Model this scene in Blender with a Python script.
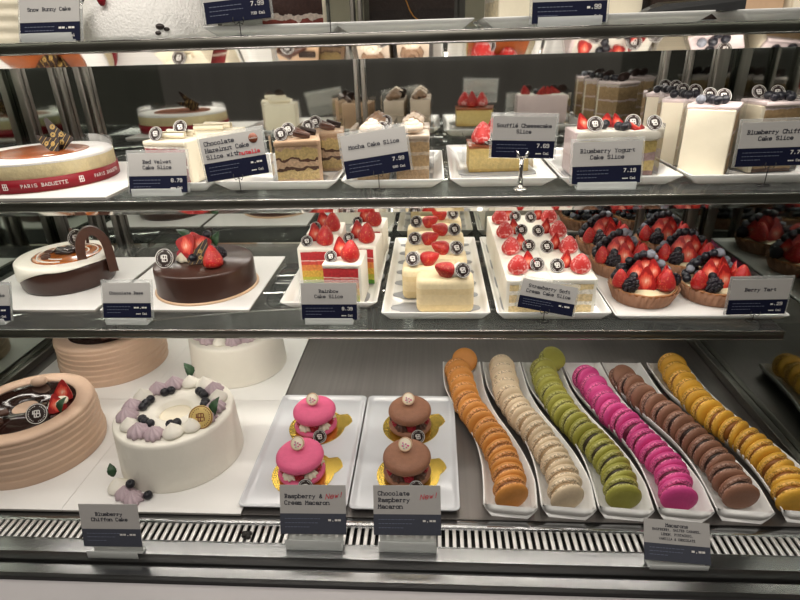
import bpy, bmesh, math, random
from mathutils import Matrix, Vector, Euler
from math import sin, cos, pi, radians, sqrt, atan2

random.seed(7)
S = bpy.context.scene
COL = S.collection
for o in list(bpy.data.objects):
    bpy.data.objects.remove(o)

# ------------------------------------------------------------------ camera
YAW, PITCH, ROLL, FOC, CAMH = radians(3.8), radians(25), radians(1.7), 555.0, 0.56
fw = Vector((-sin(YAW) * cos(PITCH), cos(YAW) * cos(PITCH), -sin(PITCH)))
rt = Vector((cos(YAW), sin(YAW), 0))
up = rt.cross(fw)
rt2 = rt * cos(ROLL) - up * sin(ROLL)
up2 = up * cos(ROLL) + rt * sin(ROLL)
cd = bpy.data.cameras.new('camera')
cd.sensor_width = 36
cd.lens = FOC / 800 * 36
cd.clip_start = 0.02
cam = bpy.data.objects.new('camera', cd)
COL.objects.link(cam)
cam.matrix_world = Matrix((
    (rt2.x, up2.x, -fw.x, 0), (rt2.y, up2.y, -fw.y, 0), (rt2.z, up2.z, -fw.z, CAMH), (0, 0, 0, 1)))
S.camera = cam
S.view_settings.view_transform = 'Standard'
S.view_settings.look = 'None'
S.view_settings.gamma = 1
S.view_settings.use_curve_mapping = False
S.view_settings.exposure = 0.0

# ------------------------------------------------------------------ world and lamps
W = bpy.data.worlds.new('world')
S.world = W
W.use_nodes = True
W.node_tree.nodes['Background'].inputs[0].default_value = (1.0, 0.88, 0.74, 1)
W.node_tree.nodes['Background'].inputs[1].default_value = 0.065


def area(name, loc, aim, sx, sy, power, col=(1.0, 0.93, 0.84), spread=180):
    l = bpy.data.lights.new(name, 'AREA')
    l.shape = 'RECTANGLE'
    l.size, l.size_y, l.energy, l.color = sx, sy, power, col
    l.spread = radians(spread)
    o = bpy.data.objects.new(name, l)
    COL.objects.link(o)
    o.location = loc
    d = Vector(aim) - Vector(loc)
    o.rotation_euler = d.to_track_quat('-Z', 'Y').to_euler()
    return o


# canopy strip at the top front edge of the case, room ceiling lamp, strips under the shelf rails
area('canopy_lamp', (-0.13, 0.42, 1.02), (-0.13, 0.80, 0.30), 1.25, 0.06, 4.0)
area('room_ceiling_lamp', (-0.2, -0.9, 2.3), (-0.1, 0.6, 0.2), 2.2, 1.2, 22.0, (1.0, 0.93, 0.86))
for zz, pw in ((0.19, 0.55), (0.38, 1.1), (0.57, 1.4)):
    area('shelf_strip_lamp', (-0.15, 0.742, zz - 0.036), (-0.15, 0.80, zz - 0.2), 1.2, 0.012, pw)
for zz, pw in ((0.19, 0.40), (0.38, 1.0), (0.57, 1.3)):  # added fill strips at the back, brightening rear faces and their mirror images
    area('rear_fill_strip', (-0.15, 1.050, zz - 0.022), (-0.15, 0.93, zz - 0.2), 1.2, 0.010, pw)

Z1, Z2, Z3 = 0.19, 0.38, 0.57
XL, XR, YB = -0.79, 0.518, 1.08

# ------------------------------------------------------------------ materials
MATS = {}


def _new(name):
    m = bpy.data.materials.new(name)
    m.use_nodes = True
    nt = m.node_tree
    return m, nt, nt.nodes['Principled BSDF']


def _coords(nt):
    return nt.nodes.new('ShaderNodeTexCoord').outputs['Object']


def mat(name, col, rough=0.5, var=0.0, vscale=60, bump=0.0, bscale=120, metal=0.0, spec=0.5, coat=0.0,
        sss=0.0, detail=3):
    if name in MATS:
        return MATS[name]
    m, nt, b = _new(name)
    c = (*col, 1)
    b.inputs['Base Color'].default_value = c
    b.inputs['Roughness'].default_value = rough
    b.inputs['Metallic'].default_value = metal
    b.inputs['Specular IOR Level'].default_value = spec
    b.inputs['Coat Weight'].default_value = coat
    b.inputs['Coat Roughness'].default_value = 0.08
    if sss:
        b.inputs['Subsurface Weight'].default_value = sss
        b.inputs['Subsurface Radius'].default_value = (1, 0.7, 0.5)
        b.inputs['Subsurface Scale'].default_value = 0.004
    co = _coords(nt)
    n = nt.nodes.new('ShaderNodeTexNoise')
    n.inputs['Scale'].default_value = vscale
    n.inputs['Detail'].default_value = detail
    nt.links.new(co, n.inputs['Vector'])
    mx = nt.nodes.new('ShaderNodeMix')
    mx.data_type = 'RGBA'
    mx.inputs['A'].default_value = tuple(max(0, x * (1 - var)) for x in col) + (1,)
    mx.inputs['B'].default_value = tuple(min(1, x * (1 + var)) for x in col) + (1,)
    nt.links.new(n.outputs['Fac'], mx.inputs['Factor'])
    nt.links.new(mx.outputs['Result'], b.inputs['Base Color'])
    if bump:
        n2 = nt.nodes.new('ShaderNodeTexNoise')
        n2.inputs['Scale'].default_value = bscale
        n2.inputs['Detail'].default_value = 4
        nt.links.new(co, n2.inputs['Vector'])
        bp = nt.nodes.new('ShaderNodeBump')
        bp.inputs['Strength'].default_value = bump
        bp.inputs['Distance'].default_value = 0.002
        nt.links.new(n2.outputs['Fac'], bp.inputs['Height'])
        nt.links.new(bp.outputs['Normal'], b.inputs['Normal'])
    MATS[name] = m
    return m


def layers(name, h, stops, wob=0.05, rough=0.7, nsc=90, bump=0.5):
    """horizontal cake layers: stops = [(fraction of height, colour)], constant bands, on object z"""
    if name in MATS:
        return MATS[name]
    m, nt, b = _new(name)
    b.inputs['Roughness'].default_value = rough
    co = _coords(nt)
    sp = nt.nodes.new('ShaderNodeSeparateXYZ')
    nt.links.new(co, sp.inputs[0])
    n = nt.nodes.new('ShaderNodeTexNoise')
    n.inputs['Scale'].default_value = nsc
    n.inputs['Detail'].default_value = 3
    nt.links.new(co, n.inputs['Vector'])
    a = nt.nodes.new('ShaderNodeMath')
    a.operation = 'MULTIPLY_ADD'
    a.inputs[1].default_value = 1 / h
    nt.links.new(sp.outputs['Z'], a.inputs[0])
    c = nt.nodes.new('ShaderNodeMath')
    c.operation = 'MULTIPLY_ADD'
    c.inputs[1].default_value = wob * 2
    c.inputs[2].default_value = -wob
    nt.links.new(n.outputs['Fac'], c.inputs[0])
    nt.links.new(c.outputs[0], a.inputs[2])
    r = nt.nodes.new('ShaderNodeValToRGB')
    r.color_ramp.interpolation = 'CONSTANT'
    e = r.color_ramp.elements
    e[0].position, e[0].color = stops[0][0], (*stops[0][1], 1)
    e[1].position, e[1].color = stops[1][0], (*stops[1][1], 1)
    for p, cc in stops[2:]:
        q = e.new(p)
        q.color = (*cc, 1)
    nt.links.new(a.outputs[0], r.inputs[0])
    n3 = nt.nodes.new('ShaderNodeTexNoise')
    n3.inputs['Scale'].default_value = 260
    n3.inputs['Detail'].default_value = 3
    nt.links.new(co, n3.inputs['Vector'])
    mr = nt.nodes.new('ShaderNodeMapRange')
    mr.inputs['From Min'].default_value = 0.3
    mr.inputs['From Max'].default_value = 0.7
    mr.inputs['To Min'].default_value = 1 - 0.56 * bump
    mr.inputs['To Max'].default_value = 1 + 0.24 * bump
    nt.links.new(n3.outputs['Fac'], mr.inputs[0])
    mx = nt.nodes.new('ShaderNodeMix')
    mx.data_type = 'RGBA'
    mx.blend_type = 'MULTIPLY'
    mx.inputs['Factor'].default_value = 1
    nt.links.new(r.outputs[0], mx.inputs['A'])
    nt.links.new(mr.outputs[0], mx.inputs['B'])
    nt.links.new(mx.outputs['Result'], b.inputs['Base Color'])
    bp = nt.nodes.new('ShaderNodeBump')
    bp.inputs['Strength'].default_value = bump
    bp.inputs['Distance'].default_value = 0.002
    nt.links.new(n3.outputs['Fac'], bp.inputs['Height'])
    nt.links.new(bp.outputs['Normal'], b.inputs['Normal'])
    MATS[name] = m
    return m


def clear(name, tint=(1, 1, 1), gloss=0.5, rough=0.02, milk=0.0, ior=1.45):
    """clear sheet: transparent with a fresnel sheen and a little milkiness of its own"""
    if name in MATS:
        return MATS[name]
    m = bpy.data.materials.new(name)
    m.use_nodes = True
    nt = m.node_tree
    nt.nodes.clear()
    out = nt.nodes.new('ShaderNodeOutputMaterial')
    t = nt.nodes.new('ShaderNodeBsdfTransparent')
    t.inputs[0].default_value = (*tint, 1)
    g = nt.nodes.new('ShaderNodeBsdfGlossy')
    g.inputs['Roughness'].default_value = rough
    f = nt.nodes.new('ShaderNodeFresnel')
    f.inputs['IOR'].default_value = ior
    mu = nt.nodes.new('ShaderNodeMath')
    mu.operation = 'MULTIPLY'
    mu.inputs[1].default_value = gloss
    nt.links.new(f.outputs[0], mu.inputs[0])
    mx = nt.nodes.new('ShaderNodeMixShader')
    nt.links.new(mu.outputs[0], mx.inputs[0])
    nt.links.new(t.outputs[0], mx.inputs[1])
    nt.links.new(g.outputs[0], mx.inputs[2])
    last = mx
    if milk:
        d = nt.nodes.new('ShaderNodeBsdfDiffuse')
        d.inputs[0].default_value = (0.85, 0.88, 0.86, 1)
        m2 = nt.nodes.new('ShaderNodeMixShader')
        m2.inputs[0].default_value = milk
        nt.links.new(mx.outputs[0], m2.inputs[1])
        nt.links.new(d.outputs[0], m2.inputs[2])
        last = m2
    nt.links.new(last.outputs[0], out.inputs[0])
    MATS[name] = m
    return m


def brushed(name, col, rough=0.3, axis=0, sc=400, strength=0.15, metal=1.0):
    m, nt, b = _new(name)
    b.inputs['Metallic'].default_value = metal
    co = _coords(nt)
    mp = nt.nodes.new('ShaderNodeMapping')
    s = [sc, sc, sc]
    s[axis] = sc * 0.012
    mp.inputs['Scale'].default_value = s
    nt.links.new(co, mp.inputs[0])
    n = nt.nodes.new('ShaderNodeTexNoise')
    n.inputs['Scale'].default_value = 1
    n.inputs['Detail'].default_value = 4
    nt.links.new(mp.outputs[0], n.inputs['Vector'])
    n2 = nt.nodes.new('ShaderNodeTexNoise')
    n2.inputs['Scale'].default_value = 14
    n2.inputs['Detail'].default_value = 5
    nt.links.new(co, n2.inputs['Vector'])
    mr = nt.nodes.new('ShaderNodeMapRange')
    mr.inputs['To Min'].default_value = rough * 0.6
    mr.inputs['To Max'].default_value = rough * 1.5
    nt.links.new(n2.outputs['Fac'], mr.inputs[0])
    nt.links.new(mr.outputs[0], b.inputs['Roughness'])
    mx = nt.nodes.new('ShaderNodeMix')
    mx.data_type = 'RGBA'
    mx.inputs['A'].default_value = tuple(x * 0.8 for x in col) + (1,)
    mx.inputs['B'].default_value = tuple(min(1, x * 1.15) for x in col) + (1,)
    nt.links.new(n.outputs['Fac'], mx.inputs['Factor'])
    nt.links.new(mx.outputs['Result'], b.inputs['Base Color'])
    bp = nt.nodes.new('ShaderNodeBump')
    bp.inputs['Strength'].default_value = strength
    bp.inputs['Distance'].default_value = 0.0006
    nt.links.new(n.outputs['Fac'], bp.inputs['Height'])
    nt.links.new(bp.outputs['Normal'], b.inputs['Normal'])
    MATS[name] = m
    return m


def strawberry_mat():
    m, nt, b = _new('strawberry_skin')
    b.inputs['Roughness'].default_value = 0.42
    b.inputs['Coat Weight'].default_value = 0.05
    co = _coords(nt)
    v = nt.nodes.new('ShaderNodeTexVoronoi')
    v.inputs['Scale'].default_value = 400
    nt.links.new(co, v.inputs['Vector'])
    r = nt.nodes.new('ShaderNodeValToRGB')
    e = r.color_ramp.elements
    e[0].position, e[0].color = 0.13, (0.78, 0.36, 0.12, 1)
    e[1].position, e[1].color = 0.27, (0.46, 0.008, 0.010, 1)
    nt.links.new(v.outputs['Distance'], r.inputs[0])
    n = nt.nodes.new('ShaderNodeTexNoise')
    n.inputs['Scale'].default_value = 90
    nt.links.new(co, n.inputs['Vector'])
    mx = nt.nodes.new('ShaderNodeMix')
    mx.data_type = 'RGBA'
    mx.blend_type = 'MULTIPLY'
    mx.inputs['Factor'].default_value = 0.6
    nt.links.new(r.outputs[0], mx.inputs['A'])
    r2 = nt.nodes.new('ShaderNodeValToRGB')
    r2.color_ramp.elements[0].position = 0.3
    r2.color_ramp.elements[0].color = (0.55, 0.4, 0.4, 1)
    r2.color_ramp.elements[1].position = 0.6
    nt.links.new(n.outputs['Fac'], r2.inputs[0])
    nt.links.new(r2.outputs[0], mx.inputs['B'])
    nt.links.new(mx.outputs['Result'], b.inputs['Base Color'])
    bp = nt.nodes.new('ShaderNodeBump')
    bp.inputs['Strength'].default_value = 0.6
    bp.inputs['Distance'].default_value = 0.0012
    nt.links.new(v.outputs['Distance'], bp.inputs['Height'])
    nt.links.new(bp.outputs['Normal'], b.inputs['Normal'])
    MATS['strawberry_skin'] = m


def sugar_mat():
    """strawberry under a patchy sieve of icing sugar"""
    m, nt, b = _new('sugared_strawberry')
    b.inputs['Roughness'].default_value = 0.5
    co = _coords(nt)
    n = nt.nodes.new('ShaderNodeTexNoise')
    n.inputs['Scale'].default_value = 330
    n.inputs['Detail'].default_value = 4
    n2 = nt.nodes.new('ShaderNodeTexNoise')
    n2.inputs['Scale'].default_value = 75
    nt.links.new(co, n.inputs['Vector'])
    nt.links.new(co, n2.inputs['Vector'])
    ad = nt.nodes.new('ShaderNodeMath')
    ad.operation = 'ADD'
    nt.links.new(n.outputs['Fac'], ad.inputs[0])
    nt.links.new(n2.outputs['Fac'], ad.inputs[1])
    r = nt.nodes.new('ShaderNodeValToRGB')
    e = r.color_ramp.elements
    e[0].position, e[0].color = 0.47, (0.50, 0.018, 0.016, 1)
    e[1].position, e[1].color = 0.66, (0.80, 0.52, 0.50, 1)
    mu = nt.nodes.new('ShaderNodeMath')
    mu.operation = 'MULTIPLY'
    mu.inputs[1].default_value = 0.5
    nt.links.new(ad.outputs[0], mu.inputs[0])
    nt.links.new(mu.outputs[0], r.inputs[0])
    nt.links.new(r.outputs[0], b.inputs['Base Color'])
    bp = nt.nodes.new('ShaderNodeBump')
    bp.inputs['Strength'].default_value = 0.4
    bp.inputs['Distance'].default_value = 0.001
    nt.links.new(n.outputs['Fac'], bp.inputs['Height'])
    nt.links.new(bp.outputs['Normal'], b.inputs['Normal'])
    MATS['sugared_strawberry'] = m


def cut_mat():
    """cut strawberry face: pale heart, white rays, red rim (the fruit's own pattern)"""
    m, nt, b = _new('strawberry_cut')
    b.inputs['Roughness'].default_value = 0.45
    b.inputs['Specular IOR Level'].default_value = 0.3
    co = _coords(nt)
    mp = nt.nodes.new('ShaderNodeMapping')
    mp.inputs['Location'].default_value = (0, 0, -0.68)
    mp.inputs['Scale'].default_value = (76, 0, 61)
    nt.links.new(co, mp.inputs[0])
    ln = nt.nodes.new('ShaderNodeVectorMath')
    ln.operation = 'LENGTH'
    nt.links.new(mp.outputs[0], ln.inputs[0])
    mq = nt.nodes.new('ShaderNodeMapping')
    mq.inputs['Scale'].default_value = (520, 1, 130)
    nt.links.new(co, mq.inputs[0])
    n = nt.nodes.new('ShaderNodeTexNoise')
    n.inputs['Scale'].default_value = 1
    n.inputs['Detail'].default_value = 3
    nt.links.new(mq.outputs[0], n.inputs['Vector'])
    ad = nt.nodes.new('ShaderNodeMath')
    ad.operation = 'MULTIPLY_ADD'
    ad.inputs[1].default_value = 0.75
    nt.links.new(n.outputs['Fac'], ad.inputs[0])
    nt.links.new(ln.outputs['Value'], ad.inputs[2])
    r = nt.nodes.new('ShaderNodeValToRGB')
    e = r.color_ramp.elements
    e[0].position, e[0].color = 0.40, (0.80, 0.47, 0.36, 1)
    e[1].position, e[1].color = 0.99, (0.30, 0.010, 0.010, 1)
    for p_, c_ in ((0.55, (0.74, 0.22, 0.14, 1)), (0.72, (0.66, 0.09, 0.055, 1)), (0.90, (0.55, 0.03, 0.02, 1))):
        q = e.new(p_)
        q.color = c_
    nt.links.new(ad.outputs[0], r.inputs[0])
    nt.links.new(r.outputs[0], b.inputs['Base Color'])
    bp = nt.nodes.new('ShaderNodeBump')
    bp.inputs['Strength'].default_value = 0.4
    bp.inputs['Distance'].default_value = 0.001
    nt.links.new(n.outputs['Fac'], bp.inputs['Height'])
    nt.links.new(bp.outputs['Normal'], b.inputs['Normal'])
    MATS['strawberry_cut'] = m


def macaron_mat(name, c):
    """smooth speckled dome with a paler, pitted foot near the flat side (object z = 0)"""
    m = mat(name, c, 0.55, 0.12, 130, 0.25, 420)
    nt = m.node_tree
    b = nt.nodes['Principled BSDF']
    src = b.inputs['Base Color'].links[0].from_socket
    co = _coords(nt)
    sp = nt.nodes.new('ShaderNodeSeparateXYZ')
    nt.links.new(co, sp.inputs[0])
    lt = nt.nodes.new('ShaderNodeMath')
    lt.operation = 'LESS_THAN'
    lt.inputs[1].default_value = 0.0026
    nt.links.new(sp.outputs['Z'], lt.inputs[0])
    n = nt.nodes.new('ShaderNodeTexNoise')
    n.inputs['Scale'].default_value = 420
    nt.links.new(co, n.inputs['Vector'])
    r = nt.nodes.new('ShaderNodeValToRGB')
    e = r.color_ramp.elements
    e[0].position, e[0].color = 0.38, tuple(x * 0.55 for x in c) + (1,)
    e[1].position, e[1].color = 0.56, tuple(min(0.9, x * 1.15 + 0.10) for x in c) + (1,)
    nt.links.new(n.outputs['Fac'], r.inputs[0])
    mx = nt.nodes.new('ShaderNodeMix')
    mx.data_type = 'RGBA'
    nt.links.new(lt.outputs[0], mx.inputs['Factor'])
    nt.links.new(src, mx.inputs['A'])
    nt.links.new(r.outputs[0], mx.inputs['B'])
    nt.links.new(mx.outputs['Result'], b.inputs['Base Color'])


strawberry_mat()
cut_mat()
sugar_mat()
mat('blueberry_skin', (0.009, 0.009, 0.015), 0.42, 0.8, 160, 0.2, 200)
mat('dusted_blueberry', (0.19, 0.20, 0.235), 0.75, 0.8, 190, 0.4, 420, detail=5)
mat('blackberry_skin', (0.012, 0.008, 0.014), 0.22, 0.5, 200)
mat('leaf_green', (0.022, 0.062, 0.024), 0.45, 0.5, 120, 0.2, 300)
mat('white_cream', (0.84, 0.81, 0.72), 0.5, 0.04, 40, 0.25, 90)
mat('ivory_cream', (0.83, 0.76, 0.60), 0.5, 0.05, 40, 0.3, 90)
mat('yellow_crepe', (0.80, 0.66, 0.38), 0.5, 0.10, 60, 0.25, 90)
mat('lilac_cream', (0.50, 0.39, 0.43), 0.5, 0.08, 60, 0.2, 200)
mat('pale_pink_cream', (0.74, 0.62, 0.62), 0.5, 0.05, 60, 0.3, 110)
mat('beige_cream', (0.60, 0.42, 0.30), 0.5, 0.05, 60, 0.25, 100)
mat('hazelnut_cream', (0.62, 0.42, 0.27), 0.5, 0.08, 60, 0.25, 100)
mat('mocha_cream', (0.26, 0.16, 0.10), 0.5, 0.1, 60, 0.2, 160)
mat('mocha_pale_cream', (0.74, 0.62, 0.50), 0.5, 0.05, 60, 0.2, 160)
mat('dark_chocolate', (0.020, 0.010, 0.008), 0.5, 0.3, 60, 0.05, 100, spec=0.3)
mat('chocolate_glaze', (0.045, 0.018, 0.012), 0.30, 0.15, 30, 0.03, 40, coat=0.1)
mat('chocolate_pool', (0.022, 0.009, 0.007), 0.10, 0.4, 40, 0.5, 45, coat=0.7)
mat('milk_chocolate', (0.075, 0.030, 0.018), 0.38, 0.3, 80, 0.1, 140)
mat('gold_print', (0.55, 0.36, 0.10), 0.45, 0.2, 200)
mat('white_print', (0.74, 0.72, 0.69), 0.6, 0.05, 200)
mat('gold_board', (0.80, 0.56, 0.11), 0.26, 0.12, 40, metal=0.9)
mat('gold_disc', (0.66, 0.49, 0.17), 0.5, 0.15, 60, metal=0.2)
mat('white_board', (0.76, 0.75, 0.73), 0.42, 0.02, 30)
mat('board_edge', (0.36, 0.34, 0.31), 0.6, 0.1, 80)
mat('white_porcelain', (0.84, 0.84, 0.82), 0.12, 0.02, 20, coat=0.4)
mat('pale_porcelain', (0.62, 0.64, 0.665), 0.14, 0.03, 20, coat=0.4)
mat('grey_liner', (0.27, 0.28, 0.29), 0.35, 0.1, 60)
mat('card_paper', (0.43, 0.42, 0.405), 0.65, 0.03, 90)
mat('card_navy', (0.006, 0.008, 0.027), 0.7, 0.1, 90, spec=0.15)
mat('card_slate', (0.060, 0.066, 0.088), 0.65, 0.1, 90, spec=0.25)
mat('ink', (0.012, 0.014, 0.03), 0.6, 0.1, 90)
mat('red_ink', (0.60, 0.03, 0.05), 0.6, 0.1, 90)
mat('nut_brown_ink', (0.20, 0.05, 0.02), 0.5, 0.2, 90)
mat('black_metal', (0.02, 0.02, 0.02), 0.35, 0.1, 60)
mat('black_plastic', (0.022, 0.023, 0.024), 0.38, 0.15, 60)
mat('orange_drizzle', (0.50, 0.22, 0.03), 0.3, 0.1, 60)
mat('red_ribbon', (0.22, 0.003, 0.011), 0.5, 0.1, 40, 0.1, 60, spec=0.3)
mat('powder_sugar', (0.88, 0.86, 0.84), 0.9, 0.05, 300, 0.6, 500)
mat('pale_sponge', (0.80, 0.69, 0.42), 0.8, 0.15, 120, 0.5, 220)
mat('cocoa_glaze', (0.30, 0.075, 0.018), 0.28, 0.65, 45, 0.1, 60, coat=0.3, detail=5)
mat('orange_fruit', (0.42, 0.12, 0.02), 0.2, 0.7, 90, 0.2, 120, coat=0.5)
mat('crust', (0.42, 0.19, 0.075), 0.65, 0.25, 90, 0.4, 200)
mat('paper_case', (0.30, 0.15, 0.085), 0.7, 0.15, 90, 0.2, 200)
mat('custard', (0.80, 0.70, 0.46), 0.4, 0.05, 60)
mat('coconut', (0.86, 0.85, 0.82), 0.9, 0.06, 260, 1.0, 330, detail=5)
mat('raspberry', (0.40, 0.012, 0.03), 0.3, 0.4, 300, 0.5, 500)
mat('chip_chocolate', (0.02, 0.012, 0.01), 0.4, 0.1, 90)
mat('black_rubber', (0.006, 0.006, 0.006), 0.4, 0.1, 90)
mat('counter_grey', (0.50, 0.48, 0.49), 0.5, 0.03, 60)
mat('pale_print', (0.14, 0.16, 0.23), 0.6, 0.1, 90)
mat('crumb', (0.02, 0.018, 0.016), 0.7, 0.2, 200)
for nm, c in dict(orange=(0.60, 0.25, 0.05), cream=(0.66, 0.53, 0.36), green=(0.33, 0.32, 0.055), pink=(0.68, 0.065, 0.27),
                  brown=(0.27, 0.13, 0.08), yellow=(0.70, 0.38, 0.04)).items():
    macaron_mat('macaron_' + nm, c)
for nm, c in dict(orange=(0.20, 0.075, 0.02), cream=(0.34, 0.23, 0.12), green=(0.035, 0.025, 0.012), pink=(0.12, 0.010, 0.035),
                  brown=(0.022, 0.010, 0.006), yellow=(0.24, 0.085, 0.012)).items():
    mat('macaron_filling_' + nm, c, 0.5, 0.15, 130)
mat('sandwich_pink', (0.66, 0.10, 0.22), 0.6, 0.10, 130, 0.25, 420)
mat('sandwich_brown', (0.25, 0.11, 0.06), 0.6, 0.2, 130, 0.3, 420)
brushed('deck_steel', (0.215, 0.20, 0.19), 0.36, axis=1, sc=170, strength=0.2, metal=0.85)  # brush grain, coarsened so its stripes also paint in reflected LED banding
brushed('sill_steel', (0.31, 0.315, 0.32), 0.2, axis=0, sc=300, strength=0.06)
brushed('rail_steel', (0.21, 0.205, 0.18), 0.33, axis=0, sc=300, strength=0.06)
brushed('chrome', (0.82, 0.80, 0.78), 0.05, axis=0, sc=200, strength=0.02)
brushed('stile_metal', (0.28, 0.26, 0.235), 0.35, axis=2, sc=300, strength=0.02)
brushed('grille_bar', (0.78, 0.77, 0.75), 0.42, axis=1, sc=300, strength=0.03, metal=0.6)
brushed('mirror', (0.56, 0.575, 0.55), 0.04, axis=2, sc=20, strength=0.0)
brushed('dark_glass', (0.33, 0.36, 0.335), 0.05, axis=2, sc=20, strength=0.0)
brushed('green_glass', (0.50, 0.55, 0.50), 0.06, axis=2, sc=20, strength=0.0)
clear('shelf_glass', (0.95, 0.97, 0.955), 1.0, 0.02, 0.03)
clear('acetate', (0.99, 0.99, 0.99), 0.7, 0.05, 0.004)
clear('acrylic_block', (0.98, 0.98, 0.98), 0.6, 0.06, 0.45)
clear('acrylic', (0.97, 0.97, 0.97), 0.9, 0.03, 0.22)
M = MATS


# ------------------------------------------------------------------ mesh builder
class MB:
    def __init__(s):
        s.v, s.f, s.mi, s.sm = [], [], [], []

    def add(s, vs, fs, mi=0, smooth=True, T=None):
        b = len(s.v)
        for p in vs:
            p = Vector(p)
            s.v.append(T @ p if T else p)
        for f in fs:
            s.f.append(tuple(b + i for i in f))
            s.mi.append(mi)
            s.sm.append(smooth)
        return s

    def box(s, cx, cy, z0, sx, sy, h, mi=0, T=None, bev=0.0, seg=2):
        bm = bmesh.new()
        bmesh.ops.create_cube(bm, size=1)
        for v in bm.verts:
            v.co = Vector((cx + v.co.x * sx, cy + v.co.y * sy, z0 + (v.co.z + 0.5) * h))
        if bev:
            bmesh.ops.bevel(bm, geom=list(bm.edges), offset=bev, segments=seg, profile=0.5, affect='EDGES')
        s.from_bm(bm, mi, T, bool(bev))
        return s

    def from_bm(s, bm, mi=0, T=None, smooth=False):
        bm.verts.index_update()
        s.add([v.co.copy() for v in bm.verts], [[v.index for v in f.verts] for f in bm.faces], mi, smooth, T)
        bm.free()

    def prism(s, poly, z0, z1, mi=0, T=None, bev=0.0, seg=2, smooth=None):
        bm = bmesh.new()
        a = [bm.verts.new((x, y, z0)) for x, y in poly]
        b = [bm.verts.new((x, y, z1)) for x, y in poly]
        n = len(poly)
        bm.faces.new(list(reversed(a)))
        bm.faces.new(b)
        for i in range(n):
            bm.faces.new((a[i], a[(i + 1) % n], b[(i + 1) % n], b[i]))
        bmesh.ops.recalc_face_normals(bm, faces=list(bm.faces))
        if bev:
            bmesh.ops.bevel(bm, geom=list(bm.edges), offset=bev, segments=seg, profile=0.5, affect='EDGES')
        s.from_bm(bm, mi, T, bool(bev) if smooth is None else smooth)
        return s

    def lathe(s, prof, n=40, mi=0, T=None, mod=None, smooth=True, a0=0.0, a1=2 * pi):
        """prof = [(r, z)] from below to above; mod(angle, r, z, k) -> (r, z)"""
        full = abs(a1 - a0 - 2 * pi) < 1e-6
        cols = n if full else n + 1
        vs, fs = [], []
        for j in range(cols):
            a = a0 + (a1 - a0) * j / n
            for k, (r, z) in enumerate(prof):
                rr, zz = mod(a, r, z, k) if mod else (r, z)
                vs.append((rr * cos(a), rr * sin(a), zz))
        P = len(prof)
        for j in range(n):
            j2 = (j + 1) % cols
            for k in range(P - 1):
                q = [j * P + k, j2 * P + k, j2 * P + k + 1, j * P + k + 1]
                if prof[k][0] < 1e-9:
                    q = [q[0], q[2], q[3]]
                elif prof[k + 1][0] < 1e-9:
                    q = [q[0], q[1], q[2]]
                fs.append(q)
        s.add(vs, fs, mi, smooth, T)
        return s

    def sphere(s, r, T=None, mi=0, n=14, m=8, sc=(1, 1, 1)):
        prof = [(r * sin(pi * k / m) if 0 < k < m else 0.0, -r * cos(pi * k / m)) for k in range(m + 1)]
        D = Matrix.Diagonal((*sc, 1))
        return s.lathe(prof, n, mi, (T @ D) if T else D)

    def tube(s, pts, r, n=8, mi=0, T=None, cap=True):
        pts = [Vector(p) for p in pts]
        rr = r if isinstance(r, (list, tuple)) else [r] * len(pts)
        vs, fs = [], []
        prev = None
        for i, p in enumerate(pts):
            t = (pts[min(i + 1, len(pts) - 1)] - pts[max(i - 1, 0)]).normalized()
            if prev is None:
                u = t.orthogonal().normalized()
            else:
                u = (prev - t * prev.dot(t)).normalized()
            prev = u
            w = t.cross(u)
            for j in range(n):
                a = 2 * pi * j / n
                vs.append(p + (u * cos(a) + w * sin(a)) * rr[i])
        for i in range(len(pts) - 1):
            for j in range(n):
                j2 = (j + 1) % n
                fs.append((i * n + j, i * n + j2, (i + 1) * n + j2, (i + 1) * n + j))
        if cap:
            fs.append(tuple(reversed(range(n))))
            fs.append(tuple((len(pts) - 1) * n + j for j in range(n)))
        s.add(vs, fs, mi, True, T)
        return s

    def loft(s, loops, mi=0, T=None, smooth=True, cap0=True, cap1=True, closed=False):
        """loops: equal-length rings of 3D points"""
        n = len(loops[0])
        vs = [p for lp in loops for p in lp]
        fs = []
        L = len(loops)
        for i in range(L if closed else L - 1):
            i2 = (i + 1) % L
            for j in range(n):
                j2 = (j + 1) % n
                fs.append((i * n + j, i * n + j2, i2 * n + j2, i2 * n + j))
        if not closed:
            if cap0:
                fs.append(tuple(reversed(range(n))))
            if cap1:
                fs.append(tuple((L - 1) * n + j for j in range(n)))
        s.add(vs, fs, mi, smooth, T)
        return s

    def mesh(s, name, *ms):
        me = bpy.data.meshes.new(name)
        me.from_pydata([tuple(v) for v in s.v], [], s.f)
        for m in ms:
            me.materials.append(M[m] if isinstance(m, str) else m)
        for p, mi, sm in zip(me.polygons, s.mi, s.sm):
            p.material_index = mi
            p.use_smooth = sm
        me.update()
        return me


def TR(x=0, y=0, z=0, rx=0, ry=0, rz=0, s=1):
    return Matrix.Translation((x, y, z)) @ Euler((rx, ry, rz)).to_matrix().to_4x4() @ Matrix.Scale(s, 4)


CACHE = {}


def cached(fn):
    def g(*a):
        k = (fn.__name__,) + a
        if k not in CACHE:
            CACHE[k] = fn(*a)
        return CACHE[k]
    return g


# ------------------------------------------------------------------ object helpers
def thing(name, label, cat, loc=(0, 0, 0), rz=0.0, group=None):
    o = bpy.data.objects.new(name, None)
    COL.objects.link(o)
    o.empty_display_size = 0.02
    o.location = loc
    o.rotation_euler = (0, 0, rz)
    o['label'] = label
    o['category'] = cat
    if group:
        o['group'] = group
    return o


def part(name, me, parent=None, loc=(0, 0, 0), rot=(0, 0, 0), s=1.0):
    o = bpy.data.objects.new(name, me)
    COL.objects.link(o)
    o.parent = parent
    o.location = loc
    o.rotation_euler = rot
    o.scale = (s, s, s) if not isinstance(s, tuple) else s
    return o


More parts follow.
